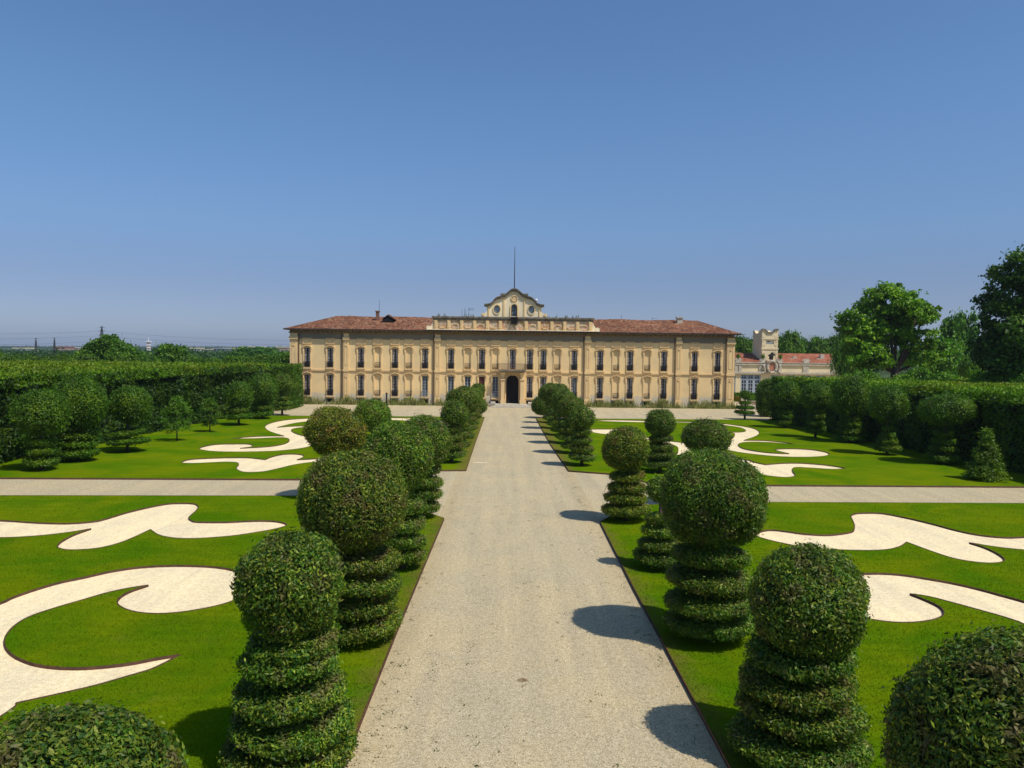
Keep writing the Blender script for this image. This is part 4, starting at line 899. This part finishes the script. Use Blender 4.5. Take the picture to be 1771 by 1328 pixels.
for a, b in bays:
    w = MB(); x0, x1 = fx(a), fx(b); z0, z1 = fz(ywb+4), fz(ywt); zm = fz(656.5)
    nd = 3 if b-a > 20 else (2 if b-a > 10 else 1)
    for i in range(nd):
        u0 = x0+(x1-x0)*i/nd; u1 = x0+(x1-x0)*(i+1)/nd
        w.box(u0, u0+.22, OY+.1, OY+.22, z0, z1); w.box(u1-.22, u1, OY+.1, OY+.22, z0, z1)
        um = (u0+u1)/2; w.box(um-.05, um+.05, OY+.12, OY+.22, z0, z1)
        for z in np.linspace(z0, zm-.1, 5): w.box(u0+.22, u1-.22, OY+.12, OY+.22, z-.05, z+.05)
        w.box(u0+.22, u1-.22, OY+.12, OY+.22, fz(652)-.04, fz(652)+.04)
    w.box(x0, x1, OY+.08, OY+.25, zm-.16, zm+.16); w.box(x0, x1, OY+.08, OY+.25, z1-.12, z1-.002)
    o = w.build('glazed_door', M_BLUEW, OG); MB().box(x0, x1, OY+.25, OY+.3, z0, z1-.003).build('pane', M_PANED, o)
rf = MB(); zr0, zr1 = zt-.15, fz(613.5)+.3
rf.face([(fx(gx0), OY+.6, zr0), (fx(1500), OY+.6, zr0), (fx(1500), OY+8, zr1), (fx(gx0), OY+8, zr1)]); rf.face([(fx(gx0), OY+16, zr0), (fx(1500), OY+16, zr0), (fx(1500), OY+8, zr1), (fx(gx0), OY+8, zr1)])
ro = rf.build('roof', M_TILER, OG)
for p, h in ((1373, .5), (1420, .9)):
    x, z = F(p, 621, OY+5); MB().box(x-.35, x+.35, OY+4.4, OY+5.2, z-.6, z+h).box(x-1.2, x-.4, OY+4.0, OY+5.4, z-.4, z+.15).build('chimney', M_STONE, ro)
# clock-like crest over the cornice
x = fx(1333.5); zc0 = fz(634.5); c = MB()
c.tube([(x+.8*math.cos(t), OY-.5, zc0+1.05*math.sin(t)) for t in np.linspace(0, 6.283, 20)], [.24]*20, 8, False)
for s in (-1, 1): c.tube([(x+s*.9, OY-.4, zc0+1.1), (x+s*1.45, OY-.4, zc0+.2), (x+s*1.2, OY-.4, zc0-.8), (x+s*1.7, OY-.4, zc0-1.1)], [.2, .25, .18, .2], 7)
c.build('crest', M_STONE, OG)
MB().tube([(x, OY-.45, zc0), (x, OY-.2, zc0)], [.7, .7], 20).build('crest_shield', flat('brick_red_paint', (.42, .18, .11), .8, .3, 6), OG)
st_ = MB().tube([(x-.2, OY-.3, zc0+1.3), (x-.1, OY-.3, zc0+1.9), (x+.1, OY-.3, zc0+2.6)], [.35, .4, .2], 8).tube([(x-.7, OY-.3, zc0+2.0), (x, OY-.3, zc0+2.3), (x+.6, OY-.3, zc0+2.1)], [.1, .25, .1], 7); st_.build('crest_crown', M_IRON, OG)
# ornamental bushes in pots on the parapet
for p in (1276, 1319, 1349):
    foliage('potted_bush', OG, (fx(p), OY, zt+1.15), .35, .4, .18, 2, seed=int(p), m=M_TREE)
    MB().tube([(fx(p), OY, zt+.4), (fx(p), OY, zt+.85)], [.15, .25], 8).build('pot', M_BRICK, OG)
TW = empty('tower', (0, 0, 0), 'square cream tower with swooping battlement edge rising behind the orangery', 'tower')
TY = OY+2.5; x0, x1 = F(1317.5, 600, TY)[0], F(1345.5, 600, TY)[0]; xm = (x0+x1)/2; TB = TY+5.2
ztp, zdip = F(1331, 570.5, TY)[1], F(1331, 576, TY)[1]
def swoop(a, b, n=16):
    out = []
    for i in range(n+1):
        f = i/n; u = abs(f-.5)*2; s = min(1, max(0, (u-.28)/.4)); s = s*s*(3-2*s); out.append((a+(b-a)*f, zdip+(ztp-zdip)*s))
    return out
wx0, wx1, wz0, wz1 = xm-.95, xm+.75, F(1331, 592, TY)[1], F(1331, 588.5, TY)[1]
t = MB(); sw = swoop(x0, x1); hz0, hz1 = F(1331, 594.8, TY)[1], F(1331, 588.6, TY)[1]; hx0, hx1 = xm-.75, xm+.75
t.prism([(x0, 0), (x1, 0), (x1, hz0), (x0, hz0)], TY, TY+.5); t.box(x0, hx0, TY, TY+.5, hz0, hz1); t.box(hx1, x1, TY, TY+.5, hz0, hz1)
t.prism([(x0, hz1), (x1, hz1)]+sw[::-1], TY, TY+.5)
sy = [(y_, z_) for y_, z_ in swoop(TY+.5, TB)]
for X in (x0, x1-.5):
    t.v += []; pts = [(X, TY+.5, 0), (X, TB, 0)]+[(X, a, b) for a, b in sy[::-1]]; pts2 = [(X+.5, b, c_2) for _, b, c_2 in pts]
    n_ = len(pts); i0 = len(t.v); t.v += pts+pts2; t.f += [tuple(range(i0, i0+n_)), tuple(range(i0+n_, i0+2*n_))[::-1]]+[(i0+j, i0+n_+j, i0+n_+(j+1) % n_, i0+(j+1) % n_) for j in range(n_)]
t.prism([(x0+.5, 0), (x1-.5, 0)]+[(a, b) for a, b in swoop(x0+.5, x1-.5)][::-1], TB-.5, TB)
t.build('wall', M_CREAM, TW)
for y_ in (585.8, 603.2): z = F(1331, y_, TY)[1]; MB().box(x0-.1, x1+.1, TY-.1, TY-.001, z-.12, z+.12).build('moulding', M_CREAM, TW)
b = MB(); b.box(x0+.02, x0+.4, TY-.03, TY-.0015, 4, zdip-.4).box(x1-.4, x1-.02, TY-.03, TY-.0015, 4, zdip-.4)
for i in range(22):
    z = 4+i*.72
    if z+.36 > zdip: break
    for s in (x0+.02, x1-.62 if i % 2 else x1-.42): b.box(s, s+(.6 if i % 2 else .4), TY-.06, TY-.002, z, z+.34)
b.build('quoins', M_CREAM, TW); 
cp = MB()
for A, B in zip(sw[:-1], sw[1:]): cp.prism([A, B, (B[0], B[1]+.22), (A[0], A[1]+.22)], TY-.2, TY+.55)
cp.build('coping', M_COPING, TW)
MB().box(hx0, hx1, TY+.4, TY+.45, hz0, hz1).build('window_board', M_WHITE, TW); MB().box(xm-.4, xm+.15, TY+.3, TY+.39, hz0+.35, hz1-.15).build('window', M_DKIN, TW)
# second red roofed range far right
x0, z0 = F(1626, 632, 150); x1, z1 = F(1690, 614, 150)
HB = empty('outbuilding', ((x0+x1)/2, 150, 0), 'low outbuilding whose red tiled roof shows between the trees at far right', 'building')
w_ = (x1-x0)/2; MB().box(-w_, w_, 0, 9, 0, z0).build('wall', M_CREAM, HB)
MB().face([(-w_-.3, -.5, z0-.1), (w_+.3, -.5, z0-.1), (w_+.3, 4.5, z1+.2), (-w_-.3, 4.5, z1+.2)]).face([(-w_-.3, 9.5, z0-.1), (w_+.3, 9.5, z0-.1), (w_+.3, 4.5, z1+.2), (-w_-.3, 4.5, z1+.2)]).build('roof', M_TILER, HB)
# courtyard between palace and orangery: low walls, two hedges, terrace
sheet('terrace', 31, 75, 104.8, OY+.2, .004, M_GRAVEL)
x0 = F(1262, 690, 112)[0]; e = empty('low_wall', (x0, 108, 0), 'low brownish garden wall beside the right corner of the palace', 'wall')
MB().box(.8, 9.5, 0, .5, 0, .75).box(.7, 9.6, -.06, .56, .75, .87).build('wall', flat('old_brick_wall', (.32, .25, .17), .9, .3, 2), e)
def low_hedge(px0, px1, ytop_, Y, h0, th, label, col):
    x0 = F(px0, 690, Y)[0]; x1 = F(px1, 690, Y)[0]; z1 = F(px0, ytop_, Y)[1]
    e = empty('low_hedge', ((x0+x1)/2, Y, 0), label, 'hedge')
    r = np.random.default_rng(int(px0)+int(Y)); w = (x1-x0)/2
    V = np.array([(x, y, z) for z in (h0, z1) for y in (0, th) for x in (-w, w)], float); Q = np.array([(0, 2, 3, 1), (4, 5, 7, 6), (0, 1, 5, 4), (2, 6, 7, 3), (0, 4, 6, 2), (1, 3, 7, 5)])
    n = 5000; P, Nn, _ = sample_quads(V, Q, n, r); cen = V.mean(0); Nn = np.where(((P-cen)*Nn).sum(1)[:, None] < 0, -Nn, Nn)
    LV, LQ = leaf_quads(P+Nn*.05, Nn, .2, r, 0); me = mesh_np('foliage', np.concatenate([V, LV]), np.concatenate([Q, LQ+8]), mi=np.r_[np.zeros(6), np.ones(len(LQ))])
    o = link('foliage', me, e, [M_DARK, M_TREE]); o.color = (*col, 1)
low_hedge(1262, 1320, 680, 132, 0, 1.2, 'long green box hedge below the orangery windows', (1.2, 1.25, 1))
low_hedge(1262, 1281, 686.5, 120, 0, 1.5, 'short reddish-brown hedge left before the orangery', (1.9, .8, .6))
low_hedge(1298, 1322, 686, 120, 0, 1.5, 'short bright green hedge right before the orangery', (1.3, 1.5, 1))
e = empty('garden_steps', (F(1312, 700, 104)[0], 104, 0), 'short flight of pale stone steps in front of the orangery garden', 'steps')
MB().box(-1.6, 1.6, 0, .4, 0, .16).box(-1.6, 1.6, .4, .8, 0, .32).box(-1.6, 1.6, .8, 1.3, 0, .5).box(-2.1, -1.6, 0, 1.3, 0, .8).build('stone_steps', M_STONE, e)
foliage_e = empty('shrub', (F(1326, 700, 92)[0], 92, 0), 'upright dark shrub closing the palace end of the right hedge', 'shrub')
foliage('foliage', foliage_e, (0, 0, 2.2), 1.3, 2.3, .16, 2.2, 2.4, .12, 77, M_HEDGE, droop=0); MB().tube([(0, 0, 0), (0, 0, 1.5)], [.1, .08]).build('trunk', M_BARK, foliage_e)

# ------------------------------------------------------------------ trees
def tree_mesh(H, lobes, nclump, per, leaf, seed, trunk_r=.35, trunk_h=None, cs=.09):
    """lobes: (x, y, z, rx, rz) in units of metres."""
    r = np.random.default_rng(seed); P = []; Nn = []
    vol = np.array([l[3]**2*l[4] for l in lobes]); pr = vol**.75/np.sum(vol**.75)
    for k in range(nclump):
        l = lobes[r.choice(len(lobes), p=pr)]; d = nrm(r.normal(size=3)); rad = r.uniform(.55, 1.08)
        if d[2] < -.5: d[2] *= .6
        c = np.array([l[0]+d[0]*l[3]*rad, l[1]+d[1]*l[3]*rad, l[2]+d[2]*l[4]*rad]); s = cs*(l[3]+l[4])*r.uniform(.7, 1.7)
        q = r.normal(size=(per, 3))*np.array([s, s, s*.55]); P.append(c+q); Nn.append(q/(s)+d*1.3+np.array([0, 0, .6]))
    P = np.concatenate(P); Nn = np.concatenate(Nn); Nn /= np.linalg.norm(Nn, axis=1)[:, None]
    V, Q = leaf_quads(P, Nn, leaf, r, .2, wid=.62)
    crown = mesh_np('crown', V, Q)
    tb = MB(); th = trunk_h or H*.35
    tb.tube([(0, 0, -.2), (r.uniform(-.1, .1), 0, th*.5), (0, 0, th)], [trunk_r*1.25, trunk_r, trunk_r*.8], 9)
    for l in lobes:
        a = Vector((0, 0, th*.85)); b = Vector((l[0], l[1], l[2])); m_ = a.lerp(b, .5)+Vector((r.uniform(-.3, .3), 0, -.05*H*.3)); tb.tube([a, m_, b], [trunk_r*.5, trunk_r*.32, trunk_r*.12], 6)
        for _ in range(3): d = Vector(r.normal(size=3)).normalized(); tb.tube([m_.lerp(b, .5), b+Vector((d.x*l[3]*.7, d.y*l[3]*.7, d.z*l[4]*.7))], [trunk_r*.16, trunk_r*.05], 5)
    return crown, tb
def tree(x, y, spec, label, group=None, m=None, color=(1, 1, 1), rz=0, s=1, name='broadleaf_tree', z=0):
    e = empty(name, (x, y, z), label, 'tree', group); e.rotation_euler.z = rz; e.scale = (s, s, s) if not isinstance(s, tuple) else s
    if 'done' not in spec:
        c, tb = tree_mesh(**spec['a']); spec['c'] = link('crown', c, e, m or M_TREE); spec['t'] = tb.build('trunk', M_BARK, e, True); spec['done'] = 1
        spec['c'].color = (*color, 1)
    else:
        for q in ('c', 't'): o = spec[q].copy(); COL.objects.link(o); o.parent = e; (o if q == 't' else o).color = (*color, 1)
    return e
def P2(px, py, Y): return F(px, py, Y)
# the maple behind the right hedge
MY = 92.0
def lob(px, py, rpx, rzp, Y, x0, dy=0): x, z = F(px, py, Y); k = Y/FP; return (x-x0, dy, z, rpx*k, rzp*k)
mx = F(1547, 640, MY)[0]
ml = [lob(1535, 525, 42, 30, MY, mx), lob(1495, 555, 40, 28, MY, mx, 1), lob(1580, 545, 34, 26, MY, mx, -1), lob(1605, 536, 20, 12, MY, mx), lob(1545, 575, 48, 30, MY, mx, 1.5), lob(1484, 585, 28, 24, MY, mx, -.5), lob(1585, 590, 32, 24, MY, mx, 0), lob(1500, 620, 42, 26, MY, mx, 0), lob(1600, 620, 36, 18, MY, mx, 1), lob(1545, 505, 22, 12, MY, mx)]
tree(mx, MY, {'a': dict(H=16, lobes=ml, nclump=430, per=90, leaf=.38, seed=5, trunk_r=.5, trunk_h=6.5, cs=.06)}, 'large loose-crowned maple rising behind the right hedge, dark trunk showing', m=M_TREE, color=(1.5, 1.45, .8))
# big dark tree at the right edge
DY = 74.0; dx = F(1806, 640, DY)[0]
dl = [lob(1778, 470, 52, 40, DY, dx), lob(1753, 520, 40, 40, DY, dx, 1), lob(1818, 450, 50, 40, DY, dx, -1), lob(1738, 555, 36, 30, DY, dx), lob(1783, 570, 60, 50, DY, dx, -1), lob(1753, 600, 52, 34, DY, dx, 1), lob(1838, 560, 60, 60, DY, dx), lob(1743, 625, 42, 22, DY, dx), lob(1808, 620, 60, 30, DY, dx)]
tree(dx, DY, {'a': dict(H=17, lobes=dl, nclump=620, per=90, leaf=.34, seed=6, trunk_r=.6, trunk_h=6, cs=.07)}, 'tall dark tree leaning in from the right edge of the picture', m=M_TREE, color=(.60, .66, .6))
specA = {'a': dict(H=10, lobes=[(0, 0, 6.5, 3.2, 2.6), (-2, .5, 5, 2.4, 2), (2.1, -.4, 5.2, 2.4, 2.1), (.3, 1.5, 8, 2, 1.4), (0, -1.6, 4.2, 2.6, 1.6)], nclump=150, per=60, leaf=.5, seed=11, trunk_r=.3)}
specB = {'a': dict(H=10, lobes=[(0, 0, 6, 3.6, 2.6), (-1.4, 0, 7.6, 2, 1.6), (1.8, .6, 7, 2.2, 1.8), (2.6, -.5, 4.6, 2.2, 1.6), (-2.8, 0, 4.6, 2.2, 1.8)], nclump=160, per=60, leaf=.5, seed=12, trunk_r=.3)}
specC = {'a': dict(H=10, lobes=[(0, 0, 5.2, 4.2, 2.8), (0, 0, 7.4, 2.8, 1.8), (-3, 0, 4, 2, 1.6), (3, 0, 4, 2, 1.6)], nclump=170, per=60, leaf=.5, seed=13, trunk_r=.3)}
specs = [specA, specB, specC]; topz = [9.3, 9.2, 9.3]
def bg_tree(px, ytop, Y, wpx, label, k=0, group=None, color=(1, 1, 1), m=None, rz=None):
    x, z = F(px, ytop, Y); s = z/topz[k]; w = wpx*Y/FP/9.0
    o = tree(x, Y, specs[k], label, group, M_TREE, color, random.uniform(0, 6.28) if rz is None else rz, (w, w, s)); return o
# right side
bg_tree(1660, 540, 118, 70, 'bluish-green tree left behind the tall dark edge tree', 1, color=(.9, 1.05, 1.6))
bg_tree(1635, 583, 112, 80, 'lower leafy tree between the maple and the bluish tree', 0, color=(1.1, 1.3, .9))
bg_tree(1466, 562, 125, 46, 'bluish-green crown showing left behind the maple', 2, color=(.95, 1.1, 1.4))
GA = 'treetops behind the orangery roof'
for i, (px, yt, Y, wp, c) in enumerate([(1283, 580, 165, 50, .9), (1300, 586, 170, 40, .8), (1367, 573, 165, 46, 1.0), (1352, 580, 175, 40, .8), (1395, 590, 172, 44, .85), (1415, 583, 168, 48, .95), (1440, 580, 175, 46, .85), (1486, 577, 170, 40, .9), (1385, 584, 180, 40, .8), (1268, 584, 172, 40, .8), (1510, 585, 170, 60, .9)]):
    bg_tree(px, yt, Y, wp, 'rounded green treetop rising behind the red orangery roof', i % 3, GA, (c, c*1.05, c))
GB = 'leafy shrubs growing behind the right hedge'
for i, (px, yt, Y, wp, lb) in enumerate([(1500, 640, 84, 60, 0), (1590, 636, 88, 60, 0), (1560, 648, 82, 60, 0), (1640, 644, 84, 80, 0), (1740, 634, 76, 110, 0), (1700, 640, 80, 70, 0), (1778, 636, 72, 80, 0), (1470, 646, 90, 40, 0), (1610, 652, 80, 60, 0)]):
    bg_tree(px, yt, Y, wp, 'bushy green shrub top spilling over the right hedge', i % 3, GB, (1.2, 1.3, .9))
x, z = F(1680, 627, 96); e = empty('shrub', (x, 96, 0), 'neat rounded green shrub in front of the red roofed outbuilding', 'shrub')
foliage('foliage', e, (0, 0, z-.9), 1.5, 1.6, .2, 2, 2.2, .1, 78, M_TREE, color=(1.1, 1.2, .9)); MB().tube([(0, 0, 0), (0, 0, z-1)], [.12, .08]).build('trunk', M_BARK, e)
# left side beyond the hedge block
bx = F(192, 640, 118)[0]
bl_ = [lob(185, 598, 24, 16, 118, bx), lob(165, 606, 20, 14, 118, bx, 1), lob(205, 608, 26, 16, 118, bx), lob(222, 618, 24, 12, 118, bx, -1), lob(190, 588, 12, 8, 118, bx), lob(160, 618, 24, 12, 118, bx)]
tree(bx, 118, {'a': dict(H=9.5, lobes=bl_, nclump=260, per=60, leaf=.42, seed=15, trunk_r=.35, trunk_h=4, cs=.10)}, 'tallest dark tree behind the left hedge, under the distant pylon', color=(.75, .85, .8))
bg_tree(296, 595, 125, 84, 'broad rounded tree between the striped chimney and the palace, behind the left hedge', 2, color=(.75, .85, .75), rz=1)
bg_tree(445, 600, 230, 110, 'long dark dome-shaped treetop just left of the palace', 2, color=(.6, .8, 1.0), rz=.3)
GL = 'treetops in a row behind the left hedge'
rr = random.Random(8)
for i in range(40):
    px = -60+i*14.5+rr.uniform(-6, 6); Y = rr.uniform(104, 150); yt = 613+rr.uniform(-4, 8)+(4 if 320 < px < 400 else 0)-(0 if px > 60 else 3)
    c = rr.uniform(.55, .9); bg_tree(px, yt, Y, rr.uniform(36, 60), 'low green treetop in the row behind the left hedge', i % 3, GL, (c*1.05, c*1.1, c*.8))
# distant wood: one mass along the skyline
def wood(name, y0, y1, Y, label, px0, px1, seed, col, hz, lf):
    r = np.random.default_rng(seed); n = int((px1-px0)/1.2); P = []; Nn = []
    for i in range(n):
        px = px0+(px1-px0)*i/n+r.uniform(-2, 2); yy = Y*r.uniform(1, 1.35); x, z = F(px, r.uniform(y0, y1), yy); R0 = lf*r.uniform(2, 4)
        for j in range(4):
            c = np.array([x+r.normal(0, R0*.5), yy+r.normal(0, 5), max(z*(1-j*.2), .5)]); q = r.normal(size=(22, 3))*np.array([R0, R0, R0*.3]); P.append(c+q); Nn.append(q/R0+np.array([0, -.5, .8]))
    P = np.concatenate(P); Nn = np.concatenate(Nn); Nn /= np.linalg.norm(Nn, axis=1)[:, None]; V, Q = leaf_quads(P, Nn, lf, r, wid=.7)
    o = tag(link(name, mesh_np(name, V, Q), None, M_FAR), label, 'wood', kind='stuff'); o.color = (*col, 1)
wood('distant_wood', 614, 617, 260, 'wooded plain stretching away left of the palace', -80, 520, 1, (.8, .9, .9), 0, .9)
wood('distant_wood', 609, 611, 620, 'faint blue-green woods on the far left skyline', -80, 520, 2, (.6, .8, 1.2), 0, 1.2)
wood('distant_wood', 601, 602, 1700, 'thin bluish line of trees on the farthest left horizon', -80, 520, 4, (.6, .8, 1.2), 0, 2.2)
wood('distant_wood', 610, 614, 300, 'far woods seen behind the trees on the right', 1270, 1850, 3, (.7, .9, .9), 0, 1.1)

# ------------------------------------------------------------------ distant town
def block(px0, px1, yt, Y, label, wc, floors=3, roofc=None):
    x0, z1 = F(px0, yt, Y); x1, _ = F(px1, yt, Y); w = (x1-x0)/2; e = empty('apartment_block', ((x0+x1)/2, Y, 0), label, 'building')
    MB().box(-w, w, 0, 20, 0, z1).build('wall', wc, e)
    MB().box(-w-.6, w+.6, -.6, 20.6, z1, z1+1.0).build('roof', roofc or M_CREAM, e)
    m = MB(); nf = max(2, int(z1/3.2)); nx_ = max(3, int(2*w/5))
    for f in range(nf):
        for i in range(nx_): a = -w+2*w*(i+.5)/nx_; m.box(a-1.1, a+1.1, -.06, -.01, f*3.2+1, f*3.2+2.6)
    m.build('windows', M_PANED, e)
CR = flat('pale_render', (.62, .60, .56), .8, .1, .05); PK = flat('pink_render', (.50, .30, .24), .8, .1, .05); GR = flat('grey_render', (.32, .33, .36), .8, .1, .05); RD = flat('red_roof', (.34, .12, .08), .8, .1, .05)
block(22, 44, 602.6, 900, 'pale low building on the left skyline, farthest left', CR)
block(93, 112, 600.6, 880, 'pink building with red roof on the left skyline', PK, roofc=RD)
block(113, 134, 601.8, 900, 'wide low pink building right of the red roofed one', PK, roofc=CR)
block(322, 341, 602.6, 900, 'pale building on the skyline right of the striped chimney', CR)
block(345, 366, 604.6, 950, 'long grey low building on the skyline before the palace', GR)
block(369, 389, 603.2, 820, 'dark grey block with many windows on the skyline', GR, roofc=GR)
block(386, 399, 603.0, 840, 'orange-pink block attached right of the dark grey one', PK)
block(416, 452, 600.2, 1000, 'long white roofed hall just visible over the dome-shaped trees', CR)
block(478, 499, 600.8, 900, 'pinkish block with pale roof at the left edge of the palace', PK)
x, z = F(257, 590.5, 900); e = empty('chimney_stack', (x, 900, 0), 'white and red banded tower with wider top on the left skyline', 'chimney')
w_ = 1.7; wb_ = MB(); rb_ = MB(); nb = 9
for i in range(nb): (rb_ if i % 2 else wb_).box(-w_, w_, -w_, w_, z*i/nb, z*(i+1)/nb)
wb_.build('white_bands', M_WHITE, e); rb_.build('red_bands', flat('faded_red', (.38, .20, .16)), e); MB().box(-w_*1.35, w_*1.35, -w_*1.35, w_*1.35, z-.6, z+.7).tube([(0, 0, z), (0, 0, z+5)], [.35, .25], 5).build('top', M_WHITE, e)
def pylon(px, yt, Y, label, thin=False):
    x, z = F(px, yt, Y); e = empty('pylon', (x, Y, 0), label, 'pylon'); m = MB(); b = 2.0 if not thin else .9; t = .28 if not thin else .3
    for sx in (-1, 1):
        for sy in (-1, 1): m.tube([(sx*b, sy*b, 0), (sx*b*.35, sy*b*.35, z*.72), (0, 0, z)], [t, t*.8, t*.5], 4)
    k = 8
    for i in range(k):
        z0, z1 = z*i/k, z*(i+1)/k; w0 = b*(1-.65*min(1, z0/(z*.72))); w1 = b*(1-.65*min(1, z1/(z*.72)))
        m.tube([(-w0, 0, z0), (w1, 0, z1)], [t*.5]*2, 4); m.tube([(w0, 0, z0), (-w1, 0, z1)], [t*.5]*2, 4)
    m.build('mast', M_IRON, e)
    a = MB(); 
    for f in (.72, .84, .95): a.tube([(-2.2 if not thin else -1.2, 0, z*f), (2.2 if not thin else 1.2, 0, z*f)], [t*.6]*2, 4)
    a.build('crossarm', M_IRON, e)
pylon(176, 564, 520, 'lattice pylon rising behind the tallest left tree')
pylon(62, 584, 700, 'thin mast on the far left skyline, left of the pair', True)
pylon(94, 584, 700, 'thin mast on the far left skyline, right of the pair', True)
for k, (pts, lb) in enumerate([([(-40, 577), (90, 576), (176, 571.5)], 'upper power line running left from the pylon'), ([(-40, 586.5), (60, 585), (176, 580.5)], 'middle power line running left from the pylon'), ([(-40, 596), (80, 594.5), (176, 589)], 'lower power line running left from the pylon'),
      ([(176, 571.5), (330, 584), (505, 588.5)], 'upper power line running from the pylon to the palace'), ([(176, 580.5), (330, 592), (505, 596)], 'lower power line running from the pylon to the palace')]):
    P = [(F(a, b, 520)[0], 520, F(a, b, 520)[1]) for a, b in pts]; c = []
    for i in range(21):
        u = i/20; q = [(1-u)*(1-2*u)*P[0][j]+4*u*(1-u)*P[1][j]+u*(2*u-1)*P[2][j] for j in range(3)]; c.append(q)
    tag(MB().tube(c, [.055]*21, 4).build('power_line', M_IRON, None), lb, 'power line')

# ------------------------------------------------------------------ air
def haze():
    m = bpy.data.materials.new('haze'); m.use_nodes = True; t = m.node_tree; t.nodes.clear(); o = t.nodes.new('ShaderNodeOutputMaterial'); v = t.nodes.new('ShaderNodeVolumePrincipled')
    v.inputs['Color'].default_value = (.80, .87, 1.0, 1); v.inputs['Density'].default_value = .00012; v.inputs['Anisotropy'].default_value = .2
    t.links.new(v.outputs[0], o.inputs['Volume'])
    h = MB().box(-3600, 3600, -250, 6100, -1.1, 45).build('haze', m); tag(h, 'thin pale summer haze over the plain', 'haze', kind='stuff')
haze()
